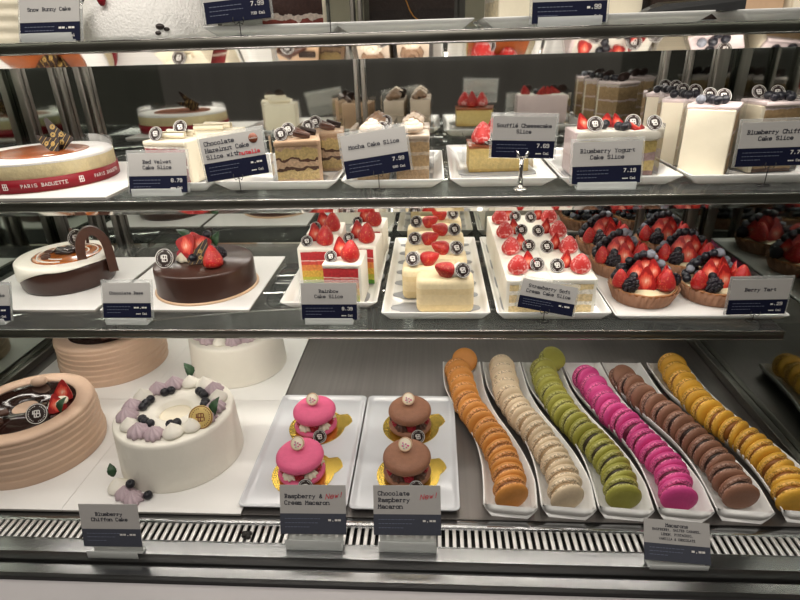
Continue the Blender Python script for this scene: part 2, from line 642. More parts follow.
def solo(name, me, label, cat, loc=(0, 0, 0), rot=(0, 0, 0), group=None):
    o = part(name, me, None, loc, rot)
    o['label'] = label
    o['category'] = cat
    if group:
        o['group'] = group
    return o


def struct(name, me, loc=(0, 0, 0)):
    o = part(name, me, None, loc)
    o['kind'] = 'structure'
    return o


ORD = ['first', 'second', 'third', 'fourth', 'fifth', 'sixth', 'seventh', 'eighth', 'ninth', 'tenth', 'eleventh', 'twelfth',
       'thirteenth', 'fourteenth', 'fifteenth']


# typewriter letters drawn as strokes on a 5 x 9 grid (baseline 2, x-height 6, capital height 8), slab serifs added at stem ends
GLYPH = {
    'A': '02 28 42;14 34', 'B': '12 18;08 38 47 46 35 15;35 44 43 32 02', 'C': '47 38 18 07 03 12 32 43', 'D': '12 18;08 28 46 44 22 02',
    'E': '12 18;08 48 47;15 35;02 42 43', 'G': '47 38 18 07 03 12 32 43 45 25', 'H': '02 08;42 48;05 45', 'I': '22 28', 'K': '12 18;48 15 42',
    'L': '12 18;02 42 43', 'M': '02 08 25 48 42', 'N': '02 08 42 48', 'O': '18 07 03 12 32 43 47 38 18', 'P': '12 18;08 38 47 46 35 15',
    'Q': '18 07 03 12 32 43 47 38 18;24 42', 'R': '12 18;08 38 47 46 35 15;25 42', 'S': '47 38 18 07 06 15 35 44 43 32 12 03', 'T': '22 28;07 08 48 47',
    'U': '08 03 12 32 43 48', 'V': '08 22 48', 'Y': '08 25 48;25 22', '&': '42 16 17 28 37 36 04 03 12 22 44',
    'a': '05 16 36 45 42;44 14 03 12 32 43', 'b': '08 02;05 16 36 45 43 32 12 03', 'c': '45 36 16 05 03 12 32 43', 'd': '48 42;45 36 16 05 03 12 32 43',
    'e': '04 44 45 36 16 05 03 12 32 43', 'f': '48 38 27 22;06 46', 'g': '46 41 30 10 01;45 36 16 05 04 13 33 44', 'h': '08 02;05 16 36 45 42',
    'i': '16 26 22;02 42;28 27', 'k': '08 02;46 14 42;04 14', 'l': '18 28 22;02 42', 'm': '06 02;05 16 25 22;25 36 45 42', 'n': '06 02;05 16 36 45 42',
    'o': '16 05 03 12 32 43 45 36 16', 'p': '06 00;05 16 36 45 43 32 12 03', 'r': '16 12;02 22;14 26 36 45', 's': '45 36 16 05 14 34 43 32 12 03',
    't': '27 23 32 43;06 46', 'u': '06 03 12 32 43;46 42', 'v': '06 22 46', 'w': '06 12 25 32 46', 'y': '06 23;46 10 00', 'z': '06 46 02 42',
    '\u00e9': '04 44 45 36 16 05 03 12 32 43;27 39', ',': '22 11', '.': '22 23', '!': '28 24;22 23', '#': '03 43;05 45;04 44',
    '0': '18 07 03 12 32 43 47 38 18', '1': '17 28 22;02 42', '2': '07 18 38 47 46 02 42', '3': '07 18 38 47 46 35 44 43 32 12 03', '4': '32 38 04 44',
    '5': '48 08 05 35 44 43 32 12 03', '6': '47 38 18 07 03 12 32 43 44 35 15 04', '7': '08 48 12', '8': '15 06 07 18 38 47 46 35 15 04 03 12 32 43 44 35',
    '9': '03 12 32 43 47 38 18 07 06 15 35 46'}


@cached
def text_mesh(txt, adv, m, align='CENTER', bold=1.0, slab=True, slant=0.0):
    """flat lettering in the XY plane; adv = width of one letter cell"""
    u = adv / 5.7
    w = 0.95 * u * bold
    total = adv * len(txt) - 0.7 * u
    x0 = {'CENTER': -total / 2 + .3 * u, 'LEFT': 0.0, 'RIGHT': -total}[align]
    b = MB()
    yc = 5.0

    def seg(p, q):
        (ax, ay), (bx, by) = p, q
        ax, bx = ax + slant * (ay - yc * u), bx + slant * (by - yc * u)
        d = math.hypot(bx - ax, by - ay)
        b.box(0, 0, 0, d + w * 0.7, w, 0.00012, 0, TR((ax + bx) / 2, (ay + by) / 2, 0, rz=atan2(by - ay, bx - ax)))
    for i, ch in enumerate(txt):
        g = GLYPH.get(ch)
        if not g:
            continue
        ox = x0 + adv * i
        for pl in g.split(';'):
            pts = [(int(c[0]), int(c[1])) for c in pl.split()]
            for p, q in zip(pts, pts[1:]):
                seg((ox + p[0] * u, p[1] * u), (ox + q[0] * u, q[1] * u))
            if slab:
                for e, f in ((pts[0], pts[1]), (pts[-1], pts[-2])):
                    if e[0] == f[0] and e[1] in (0, 2, 6, 8) and abs(e[1] - f[1]) > 1 and ch not in '04':
                        seg((ox + (e[0] - .9) * u, e[1] * u), (ox + (e[0] + .9) * u, e[1] * u))
    T = Matrix.Translation((0, -yc * u, 0))
    b.v = [T @ v for v in b.v]
    return b.mesh('lettering', m)


# ------------------------------------------------------------------ shared small parts
def ring_emblem(b, R, mi=0, z=0.0, bold=1.0):
    """printed mark: outer ring, ring of letters and a blocky double-letter monogram"""
    w = 0.030 * R * bold
    for rr in (0.93 * R,):
        b.lathe([(rr - w, z), (rr - w, z + 0.0002), (rr + w, z + 0.0002), (rr + w, z)], 36, mi)
    for i in range(28):
        if i % 14 in (0, 13):
            continue
        a = 2 * pi * i / 28 + pi / 2
        hh = (0.07, 0.12, 0.09)[i % 3] * R
        b.box(0, 0, z, 0.06 * R, hh, 0.0002, mi, TR(0.74 * R * cos(a), 0.74 * R * sin(a), 0, rz=a - pi / 2))
    t = 0.085 * R
    # monogram strokes
    for x, y, sx, sy in ((-0.20, 0.0, 1, 0.66), (0.0, 0.31, 5, 0.0), (0.02, 0.0, 5.4, 0.0), (0.0, -0.31, 5, 0.0),
                         (0.25, 0.16, 1, 0.30), (0.30, -0.16, 1, 0.30), (-0.02, -0.16, 1, 0.3), (-0.33, 0.16, 1, 0.3), (-0.29, 0.02, 2.4, 0), (0.04, 0.16, 1, 0.28)):
        b.box(x * R, y * R, z, t * max(sx, 1), sy * R if sy else t, 0.0002, mi)
    return b


@cached
def disc_mesh(m, R, t):
    b = MB()
    b.lathe([(0, 0), (R * 0.94, 0), (R, t * 0.3), (R, t * 0.7), (R * 0.95, t), (0, t)], 36)
    return b.mesh('chocolate_disc', m)


@cached
def emblem_mesh(m, R, t):
    b = MB()
    ring_emblem(b, R, 0, t)
    return b.mesh('printed_emblem', m)


def disc(p, x, y, z, lean=62, rz=0, R=0.0098, m='dark_chocolate', pm='white_print', name='chocolate_disc', ry=0):
    """disc standing with its lower rim at z, face toward the front"""
    t = 0.0016
    a = radians(lean)
    o = part(name, disc_mesh(m, R, t), p, (x, y, z + R * sin(a) * 0.92), (a, radians(ry), radians(rz)))
    part('printed_emblem', emblem_mesh(pm, R, t), o)
    return o


@cached
def strawberry_mesh(kind):
    L, R = 0.0285, 0.0122
    prof = [(0, 0), (0.6 * R, 0.0004), (0.92 * R, 0.10 * L), (R, 0.24 * L), (0.93 * R, 0.40 * L), (0.76 * R, 0.58 * L), (0.53 * R, 0.76 * L), (0.27 * R, 0.92 * L), (0, L)]
    if kind == 'half':
        prof = [(0, 0), (0.6 * R, 0.0004), (0.95 * R, 0.08 * L), (R, 0.20 * L), (0.88 * R, 0.38 * L), (0.68 * R, 0.56 * L), (0.44 * R, 0.76 * L), (0.2 * R, 0.93 * L), (0, L)]
    b = MB()
    mod = lambda a, r, z, k: (r * (1 + 0.05 * sin(3 * a + 1)), z)
    if kind == 'half':
        b.lathe(prof, 14, 0, None, None, True, 0.0, pi)
        n = len(prof)
        b.add([(r, 0, z) for r, z in prof] + [(-r, 0, z) for r, z in reversed(prof)], [tuple(range(2 * n))], 1, False)
        return b.mesh('strawberry_half', 'strawberry_skin', 'strawberry_cut')
    b.lathe(prof, 20, 0, None, mod)
    return b.mesh('strawberry', 'sugared_strawberry' if kind == 'sugar' else 'strawberry_skin')


def straw(p, x, y, z, kind='whole', lean=0, rz=0, s=1.0, ry=0):
    nm = 'strawberry_half' if kind == 'half' else 'strawberry'
    return part(nm, strawberry_mesh(kind), p, (x, y, z), (radians(lean), radians(ry), radians(rz)), s)


@cached
def blueberry_mesh(m):
    R = 0.0055
    b = MB()
    b.lathe([(0, -R * .9), (R * .5, -R * .8), (R * .88, -R * .45), (R, 0), (R * .9, R * .42), (R * .6, R * .76), (R * .4, R * .9),
             (R * .33, R * .74), (0, R * .66)], 14, 0, None, lambda a, r, z, k: (r * (1 + (0.22 * sin(5 * a) if k == 6 else 0)), z))
    return b.mesh('blueberry', m)


def bberry(p, x, y, z, m='blueberry_skin', s=1.0):
    return part('blueberry', blueberry_mesh(m), p, (x, y, z + 0.0049 * s),
                (random.uniform(-.9, .5), random.uniform(-.6, .6), random.uniform(0, 6)), s)


@cached
def blackberry_mesh():
    b = MB()
    rnd = random.Random(3)
    for k in range(6):
        zz = -0.007 + 0.0029 * k
        rr = 0.0068 * sqrt(max(0.05, 1 - (zz / 0.0088) ** 2))
        n = max(3, int(rr / 0.0068 * 10))
        for j in range(n):
            a = 2 * pi * (j + 0.5 * (k % 2)) / n
            b.sphere(0.0026, Matrix.Translation((rr * cos(a), rr * sin(a), zz)), 0, 7, 5)
    b.sphere(0.0066)
    return b.mesh('blackberry', 'blackberry_skin')


@cached
def dollop_mesh(m, lobes):
    R, H = 0.0115, 0.0165
    prof = [(0, 0), (R * .8, 0), (R, H * .12), (R * .98, H * .28), (R * .78, H * .48), (R * .48, H * .68), (R * .2, H * .86), (0, H)]
    b = MB()
    b.lathe(prof, 48, 0, None, lambda a, r, z, k: (r * (1 + (0.16 * cos(lobes * (a + z * 30)) if lobes else 0.02 * cos(3 * a))), z))
    return b.mesh('cream_dollop', m)


@cached
def rosette_mesh(m):
    b = MB()
    pts, rs = [], []
    for i in range(64):
        t = i / 63
        a = t * 2.6 * 2 * pi
        r = 0.0145 * (1 - t) ** 0.8
        pts.append((r * cos(a), r * sin(a), 0.005 + 0.013 * t))
        rs.append(0.0056 * (1 - 0.45 * t) * (1 + 0.1 * sin(i * 2.1)))
    b.tube(pts, rs, 9)
    return b.mesh('cream_rosette', m)


@cached
def leaf_mesh():
    b = MB()
    n, L, Wd = 10, 0.022, 0.0075
    vs, fs = [], []
    for i in range(n + 1):
        t = i / n
        w = Wd * sin(pi * min(1, t * 1.02)) ** 0.75 * (1 - 0.35 * t) * (1 + 0.1 * (i % 2)) if 0 < i < n else 0.0004
        zz = 0.004 * sin(pi * t)
        for dz in (0, 0.0005):
            vs += [(-w, L * t, zz + 0.0022 * (w / Wd) + dz), (0, L * t, zz + dz), (w, L * t, zz + 0.0022 * (w / Wd) + dz)]
    for i in range(n):
        a, c = i * 6, (i + 1) * 6
        for k in (0, 1):
            fs += [(a + 3 + k, a + 4 + k, c + 4 + k, c + 3 + k), (a + k + 1, a + k, c + k, c + k + 1)]
        fs += [(a, a + 3, c + 3, c), (a + 5, a + 2, c + 2, c + 5)]
    b.add(vs, fs)
    return b.mesh('leaf', 'leaf_green')


@cached
def curl_mesh(m, L, R, turns):
    b = MB()
    n = int(18 * turns)
    loops = []
    th = 0.0011
    for e in (-L / 2, L / 2):
        out, inn = [], []
        for i in range(n + 1):
            a = i / n * turns * 2 * pi
            r = R * (0.45 + 0.55 * i / n)
            out.append((e, r * cos(a), r * sin(a)))
            inn.append((e, (r - th) * cos(a), (r - th) * sin(a)))
        loops.append(out + inn[::-1])
    b.loft(loops, 0, None, False, False, False)
    k = len(loops[0])
    fs = []
    for q in (0, k):
        for i in range(n):
            fs.append((q + i, q + i + 1, q + k - 2 - i, q + k - 1 - i))
    b.add([p for lp in loops for p in lp], fs, 0, False)
    return b.mesh('chocolate_curl', m)


def rrect(w, d, r, z, n=5):
    pts = []
    for cx, cy, a in ((w / 2 - r, d / 2 - r, 0), (-w / 2 + r, d / 2 - r, 90), (-w / 2 + r, -d / 2 + r, 180), (w / 2 - r, -d / 2 + r, 270)):
        for i in range(n + 1):
            t = radians(a + 90 * i / n)
            pts.append((cx + r * cos(t), cy + r * sin(t), z))
    return pts


@cached
def dish_mesh(w, d, h, m, flare, r):
    e = flare
    lo = [(w - 2 * e, d - 2 * e, r, 0), (w - e * 0.9, d - e * 0.9, r, h * 0.55), (w, d, r, h), (w - 0.001, d - 0.001, r, h + 0.0012),
          (w - 0.005, d - 0.005, r, h + 0.001), (w - e * 1.5, d - e * 1.5, r, h * 0.5), (w - 2 * e - 0.006, d - 2 * e - 0.006, r, 0.0032)]
    return MB().loft([rrect(*q) for q in lo]).mesh('dish', m)


@cached
def board_mesh(w, d, t):
    b = MB()
    b.box(0, 0, 0, w - 0.001, d - 0.001, t * 0.72, 1)
    b.box(0, 0, t * 0.72, w, d, t * 0.28, 0)
    return b.mesh('cake_board', 'white_board', 'board_edge')


@cached
def prism_mesh(nm, poly, z0, z1, m, bev):
    return MB().prism(list(poly), z0, z1, 0, None, bev, 3).mesh(nm, m)


@cached
def box_mesh(nm, sx, sy, h, m, bev=0.0):
    return MB().box(0, 0, 0, sx, sy, h, 0, None, bev).mesh(nm, m)


@cached
def liner_mesh(w, d):
    """grey slice liner with a scalloped outline, slightly curled at the rim"""
    b = MB()
    n = 40
    lo = []
    for z, k in ((0, 0.97), (0.0005, 1.0), (0.0007, 0.98)):
        ring = []
        for i in range(n):
            a = 2 * pi * i / n
            q = k * (1 + 0.06 * cos(6 * a))
            ring.append((w / 2 * q * (abs(cos(a)) ** 0.6) * (1 if cos(a) > 0 else -1), d / 2 * q * (abs(sin(a)) ** 0.6) * (1 if sin(a) > 0 else -1), z))
        lo.append(ring)
    b.loft(lo)
    return b.mesh('slice_liner', 'grey_liner')


# ------------------------------------------------------------------ THE CASE (setting)
def plane_box(x0, x1, y0, y1, z0, z1, m, nm, bev=0.0):
    return MB().box((x0 + x1) / 2, (y0 + y1) / 2, z0, x1 - x0, y1 - y0, z1 - z0, 0, None, bev).mesh(nm, m)


struct('floor', plane_box(XL, XR, 0.531, YB, -0.02, 0.0, 'deck_steel', 'floor'))
struct('wall_back', plane_box(XL - 0.01, XR + 0.01, YB, YB + 0.01, -0.02, 1.0, 'mirror', 'wall_back'))
struct('wall_left', plane_box(XL - 0.01, XL, 0.47, YB, -0.02, 1.0, 'green_glass', 'wall_left'))
struct('wall_right', plane_box(XR, XR + 0.01, 0.47, YB, -0.02, 1.0, 'dark_glass', 'wall_right'))
# metal channel along the foot of each side pane
struct('baseboard_right', plane_box(XR - 0.012, XR, 0.47, YB - 0.001, 0.0005, 0.016, 'rail_steel', 'baseboard_right', 0.001))
struct('baseboard_left', plane_box(XL, XL + 0.012, 0.47, YB - 0.001, 0.0005, 0.016, 'rail_steel', 'baseboard_left', 0.001))
# stiles of the mirrored sliding doors
k = 1
for xc, ww in ((-0.775, 0.014), (-0.705, 0.010), (-0.690, 0.006), (-0.655, 0.012), (-0.640, 0.005), (-0.139, 0.007), (-0.126, 0.007), (0.405, 0.009),
               (0.447, 0.007), (0.500, 0.020)):
    struct('trim_%d' % k, plane_box(xc - ww / 2, xc + ww / 2, YB - 0.012, YB - 0.0005, 0.0005, 0.98, 'stile_metal', 'stile', 0.0015))
    k += 1
# front sill, gaskets, polished strip and counter
struct('trim_%d' % k, plane_box(XL, XR, 0.4645, 0.487, -0.02, -0.0005, 'sill_steel', 'front_sill')); k += 1
struct('trim_%d' % k, plane_box(-1.0, 0.75, 0.4515, 0.4640, -0.02, 0.003, 'black_rubber', 'gasket', 0.001)); k += 1
struct('trim_%d' % k, plane_box(-1.0, 0.75, 0.4360, 0.4510, -0.02, -0.001, 'sill_steel', 'polished_strip')); k += 1
struct('trim_%d' % k, plane_box(-1.0, 0.75, 0.4290, 0.4355, -0.02, 0.001, 'black_rubber', 'gasket', 0.0008)); k += 1
struct('trim_%d' % k, plane_box(-1.0, 0.75, 0.05, 0.4285, -0.03, -0.004, 'counter_grey', 'counter_top')); k += 1

# air grille
gx = (XL + XR) / 2
g = thing('air_grille', 'long slotted steel air grille along the front of the bottom deck', 'grille', (gx, 0.509, -0.02))
part('tray', MB().box(0, 0, 0, XR - XL, 0.0435, 0.004).mesh('tray', 'black_rubber'), g)
b = MB()
n = int((XR - XL) / 0.0092)
for i in range(n):
    b.box(XL + 0.006 + i * 0.0092 - gx, -0.0085, 0.0165, 0.0046, 0.0295, 0.003, 0, None, 0.0003, 1)
part('slats', b.mesh('slats', 'grille_bar'), g)
b = MB()
b.box(0, 0.0135, 0.004, XR - XL, 0.0165, 0.0155, 0, None, 0.0004, 1)
b.box(0, -0.0225, 0.004, XR - XL, 0.0018, 0.0160, 0, None, 0.0004, 1)
part('frame', b.mesh('frame', 'sill_steel'), g)


# ------------------------------------------------------------------ shelves
def shelf(z, x1, label):
    x0 = XL + 0.004
    t = thing('glass_shelf', label, 'shelf', ((x0 + x1) / 2, 0.69, z))
    w = x1 - x0
    part('glass_pane', MB().box(0, (YB - 0.014 - 0.694) / 2 + 0.004, -0.007, w, YB - 0.014 - 0.694, 0.007, 0, None, 0.0005, 1).mesh('glass_pane', 'shelf_glass'), t)
    b = MB()
    b.box(0, 0.0015, -0.0125, w, 0.003, 0.0115, 0, None, 0.0004, 1)
    part('front_rail', b.mesh('front_rail', 'rail_steel'), t)
    b = MB()
    b.box(0, 0.0015, -0.0010, w, 0.003, 0.0010, 0, None, 0.0003, 1)
    b.box(0, -0.0003, -0.0131, w, 0.0022, 0.0014, 0, None, 0.0003, 1)
    part('bright_edge', b.mesh('bright_edge', 'chrome'), t)
    # polished lamp housing sloping down and back under the rail
    b = MB()
    pr = [(0.002, -0.0137), (0.036, -0.0282), (0.0365, -0.0262), (0.004, -0.0123)]
    b.loft([[(-w / 2, y, zz) for y, zz in pr], [(w / 2, y, zz) for y, zz in pr]], 0, None, False)
    part('lamp_housing', b.mesh('lamp_housing', 'chrome'), t)
    b = MB()
    for xx in (-w / 2 + 0.18, w / 2 - 0.30):
        b.box(xx, 0.35, -0.016, 0.006, 0.06, 0.009)
    part('bracket', b.mesh('bracket', 'stile_metal'), t)
    return t


shelf(Z1, 0.476, 'lowest glass shelf with steel front rail, holding tarts, rainbow slices and chocolate cakes')
shelf(Z2, 0.508, 'middle glass shelf with dark front rail, holding the tall cake slices')
shelf(Z3, 0.508, 'top glass shelf with dark front rail, holding the white bunny cake')


# ------------------------------------------------------------------ price cards
def card(name_label, x, y, z, w, h, title, price=None, lean=12, roll=0, rz=0, style='stand', base_z=None, band='card_navy', frac=0.42,
         tsize=0.0040, extra=None, cal=None, align='CENTER', lines=3, sleeve=True, pitch=0):
    """x,y,z = centre of the card's bottom edge; base_z = what the holder stands on"""
    bz = z if base_z is None else base_z
    t = thing('price_card', name_label, 'price card', (x, y, bz), radians(rz))
    dz = z - bz
    L = radians(lean)
    c = part('card', box_mesh('card', w, 0.0007, h, 'card_paper'), t, (0, 0, dz), (-L, radians(-roll), 0))
    if sleeve:
        part('clear_sleeve', box_mesh('clear_sleeve', w + 0.006, 0.0012, h + 0.005, 'acrylic', 0.0004), t,
             (0, 0.0014, dz - 0.001), (-L, radians(-roll), 0))
    bh = h * frac
    part('colour_band', box_mesh('colour_band', w, 0.0009, bh, band), c, (0, -0.0001, 0))
    yy = -0.00062
    up_ = (pi / 2, 0, 0)
    n = len(title)
    ch = h - bh
    for i, ln in enumerate(title):
        ts = tsize if not isinstance(tsize, tuple) else tsize[i]
        zz = bh + ch / 2 + ((n - 1) / 2 - i) * (ts * 1.85 if not pitch else pitch)
        xx = 0 if align == 'CENTER' else -w / 2 + 0.006
        me = text_mesh(ln, ts, 'ink', align, 1.15)
        part('title_lettering', me, c, (xx, yy, zz), up_)
    # fine print too small to read: short ruled strokes
    b = MB()
    r = random.Random(len(name_label))
    for i in range(lines):
        xx = -w / 2 + 0.006
        zz = bh * (0.74 - 0.2 * i)
        end = -w / 2 + w * (0.52 + 0.1 * r.random()) - (0.2 * w if i == lines - 1 else 0)
        while xx < end:
            q = 0.0015 + 0.003 * r.random()
            b.box(xx + q / 2, 0, zz, q, 0.0002, 0.0006)
            xx += q + 0.0009
    part('fine_print', b.mesh('fine_print', 'pale_print'), c, (0, yy, 0))
    if price:
        part('price_lettering', text_mesh(price, 0.0040, 'white_print', 'RIGHT', 1.2, False), c, (w / 2 - 0.006, yy - .0001, bh * 0.72), up_)
    if cal:
        part('calorie_lettering', text_mesh(cal, 0.0024, 'white_print', 'RIGHT', 1.2, False), c, (w / 2 - 0.006, yy - .0001, bh * 0.28), up_)
    if extra:
        extra(c, w, h, bh, yy)
    if style == 'stand':
        b = MB()
        b.box(0, -0.006, 0, w * 0.86, 0.0012, max(0.010, dz * 0.5 + 0.006), 0, None, 0.0003, 1)
        b.box(0, 0.0035, 0, w * 0.86, 0.018, 0.0025, 0, None, 0.0004, 1)
        b.box(0, 0.006, 0, w * 0.86, 0.0012, max(0.012, dz + 0.012), 0, TR(rx=-L * 0.5), 0.0003, 1)
        part('acrylic_stand', b.mesh('acrylic_stand', 'acrylic_block'), t)
    elif style == 'wire':
        b = MB()
        b.tube([(0, 0.002, 0), (0, 0.002, dz * 0.6), (0, 0.001, dz)], 0.0006, 6)
        for s_ in (-1, 1):
            b.tube([(0, 0.001, dz - 0.001), (s_ * 0.004, 0, dz - 0.0035), (s_ * 0.0065, -0.001, dz + 0.001), (s_ * 0.006, -0.0012, dz + 0.004)], 0.0005, 6)
        b.tube([(0.008 * cos(a), 0.004 + 0.006 * sin(a), 0.0006) for a in [2 * pi * i / 14 for i in range(14)]], 0.0006, 6)
        b.tube([(0, 0.002, 0.0006), (0, 0.01, 0.0006)], 0.0006, 6)
        part('wire_holder', b.mesh('wire_holder', 'black_metal'), t)
    elif style == 'clip':
        b = MB()
        b.lathe([(0, 0), (0.0085, 0), (0.0085, 0.002), (0.005, 0.004), (0, 0.0045)], 24)
        b.tube([(0, 0.001, 0.003), (0, 0.001, dz * 0.5), (0, 0.001, dz + 0.002)], [0.0042, 0.0026, 0.0032], 10)
        for s_ in (-1, 1):
            b.tube([(0, -0.001, dz), (s_ * 0.0055, -0.003, dz + 0.003), (s_ * 0.0065, -0.004, dz + 0.009)], 0.0018, 8)
        part('metal_clip', b.mesh('metal_clip', 'chrome'), t)
    return t


def hazel_extra(c, w, h, bh, yy):
    b = MB()
    b.lathe([(0, 0), (0.0062, 0), (0.0062, 0.0003), (0, 0.0003)], 24)
    o = part('round_sticker', b.mesh('round_sticker', 'nut_brown_ink'), c, (w / 2 - 0.0125, yy, h - 0.0095), (pi / 2, 0, 0))
    part('sticker_lettering', text_mesh('nutella', 0.0015, 'white_print', 'CENTER', 1.3, False), o, (0, 0, 0.0004))
    part('brand_lettering', text_mesh('nutella', 0.0041, 'red_ink', 'LEFT', 1.7, False), c, (0.0085, yy - .0001, bh + 0.0064), (pi / 2, 0, 0))


def new_extra(c, w, h, bh, yy):
    part('script_lettering', text_mesh('New!', 0.0056, 'red_ink', 'CENTER', 0.8, False, 0.35), c, (w / 2 - 0.0135, yy - .0001, h - 0.0125), (pi / 2, 0, 0)).rotation_euler = (pi / 2, radians(-8), 0)


card('white and navy price card for snow bunny cake, at the left of the top shelf', -0.456, 0.708, 0.5712, 0.074, 0.052, ['Snow Bunny Cake'],
     '##.##', 22, 0, style='stand', base_z=Z3, tsize=0.0036, cal='### Cal')
card('navy banded price card reading 7.99 above the sprinkled slice, top shelf', -0.2245, 0.708, 0.586, 0.077, 0.055, [],
     '7.99', 12, 4, style='wire', base_z=Z3, cal='730 Cal')
card('white and navy price card in front of the cream slices, top shelf centre', 0.1525, 0.708, 0.5735, 0.082, 0.052, [], '#.99', 8, 0,
     style='stand', base_z=Z3, cal='### Cal')
card('price card held high on a thin black post beside the dark chocolate cake', -0.118, 0.706, 0.622, 0.078, 0.052, [], None, 8, 0,
     style='wire', base_z=Z3)
card('price card reading Red Velvet Cake Slice in an acrylic stand', -0.370, 0.722, 0.3835, 0.080, 0.052, ['Red Velvet', 'Cake Slice'], '8.79', 18, 0,
     style='stand', base_z=Z2, cal='### Cal', tsize=0.0040)
card('tilted price card with a round brown sticker reading Chocolate Hazelnut Cake Slice', -0.2595, 0.728, 0.401, 0.086, 0.056,
     ['Chocolate', 'Hazelnut Cake', 'Slice with'], '#.##', 12, 8, style='wire', base_z=Z2, extra=hazel_extra, tsize=0.0047, cal='### Cal', align='LEFT')
card('tilted price card reading Mocha Cake Slice on a wire holder', -0.0717, 0.728, 0.402, 0.086, 0.055, ['Mocha Cake Slice'], '7.99', 12, 8,
     style='wire', base_z=Z2, cal='580 Cal', tsize=0.0042)
card('price card reading Souffle Cheesecake Slice held up by a metal clip', 0.1125, 0.722, 0.4215, 0.078, 0.050,
     ['Souffl\u00e9 Cheesecake', 'Slice'], '7.69', 8, -2, style='clip', base_z=Z2, cal='### Cal', tsize=0.0038)
card('price card reading Blueberry Yogurt Cake Slice in an acrylic stand', 0.2215, 0.724, 0.387, 0.086, 0.052, ['Blueberry Yogurt', 'Cake Slice'],
     '7.19', 10, 1, style='stand', base_z=Z2, cal='### Cal', tsize=0.0043)
card('price card reading Blueberry Chiffon Cake Slice in front of the tallest slices', 0.421, 0.725, 0.406, 0.085, 0.053,
     ['Blueberry Chiffon', 'Cake Slice'], '7.79', 2, 1, style='wire', base_z=Z2, cal='### Cal', tsize=0.0042)
card('price card cut off by the left edge, in front of the orange topped cake', -0.672, 0.712, 0.194, 0.072, 0.054, ['            Cake'], '##.##', 20, 0, style='stand',
     base_z=Z1, cal='### Cal', tsize=0.0037)
card('price card reading Chocolate Base in an acrylic stand', -0.453, 0.712, 0.199, 0.073, 0.052, ['Chocolate Base'], '##.##', 20, 0, style='stand',
     base_z=Z1, cal='### Cal', tsize=0.0037)
card('price card reading Rainbow Cake Slice in an acrylic stand', -0.151, 0.714, 0.195, 0.081, 0.054, ['Rainbow', 'Cake Slice'], '8.39', 14, 0,
     style='stand', base_z=Z1, cal='### Cal', tsize=0.0042)
card('crooked price card reading Strawberry Soft Cream Cake Slice on a wire', 0.157, 0.714, 0.208, 0.079, 0.041,
     ['Strawberry Soft', 'Cream Cake Slice'], '#.##', 18, -11.5, style='wire', base_z=Z1, tsize=0.0040)
card('price card reading Berry Tart leaning in front of the tarts', 0.446, 0.716, 0.203, 0.078, 0.052, ['Berry Tart'], '#.29', 2, 1, style='wire', base_z=Z1,
     cal='### Cal', tsize=0.0042)
card('price card for the blueberry chiffon cake, standing on the grille at the left', -0.3865, 0.462, 0.016, 0.073, 0.056, ['Blueberry', 'Chiffon Cake'],
     '##.##', 14, 1, style='stand', base_z=0.0, band='card_slate', sleeve=False, tsize=0.0038)
card('price card reading Raspberry and Cream Macaron with red script', -0.146, 0.484, 0.020, 0.081, 0.060, ['Raspberry &', 'Cream Macaron'], '#.##', 24, 1,
     style='stand', base_z=0.0, band='card_slate', align='LEFT', extra=new_extra, sleeve=False, tsize=0.0043)
card('price card reading Chocolate Raspberry Macaron with red script', -0.0315, 0.484, 0.022, 0.081, 0.060, ['Chocolate', 'Raspberry', 'Macaron'],
     '#.##', 24, 1, style='stand', base_z=0.0, band='card_slate', align='LEFT', extra=new_extra, sleeve=False, tsize=0.0043)
card('price card reading Macarons on a metal block by the grille', 0.2800, 0.467, 0.008, 0.076, 0.045,
     ['Macarons', 'RASPBERRY, SALTED CARAMEL,', 'LEMON, PISTACHIO,', 'VANILLA & CHOCOLATE'], '#.##', 38, -5, style='stand', base_z=0.0, band='card_slate',
     sleeve=False, tsize=(0.0033, 0.0022, 0.0022, 0.0022), pitch=0.0050)

# ------------------------------------------------------------------ deck: boards and whole cakes
for x, y, lab in ((-0.3695, 0.6545, 'white square cake board under the blueberry ring cake'),
                  (-0.6150, 0.6545, 'white square cake board under the front beige cake'),
                  (-0.3760, 0.9075, 'white square cake board under the rear white cake'),
                  (-0.6215, 0.9075, 'white square cake board under the rear beige cake')):
    solo('cake_board', board_mesh(0.2450, 0.2525, 0.004), lab, 'cake board', (x - 0.006, y, 0.0), group='white cake boards on the bottom deck')


@cached
def ring_cake_mesh(R, H, m, hole, taper):
    prof = [(0, 0), (R * taper, 0), (R * taper * 1.003, 0.003), (R * 0.995, H - 0.007), (R * 0.985, H - 0.0025), (R * 0.955, H), (hole + 0.004, H), (hole, H - 0.002),
            (hole * 0.96, H - 0.010), (0, H - 0.010)]
    b = MB()
    b.lathe(prof[:-1] if False else prof, 72)
    return b.mesh('frosted_body', m)


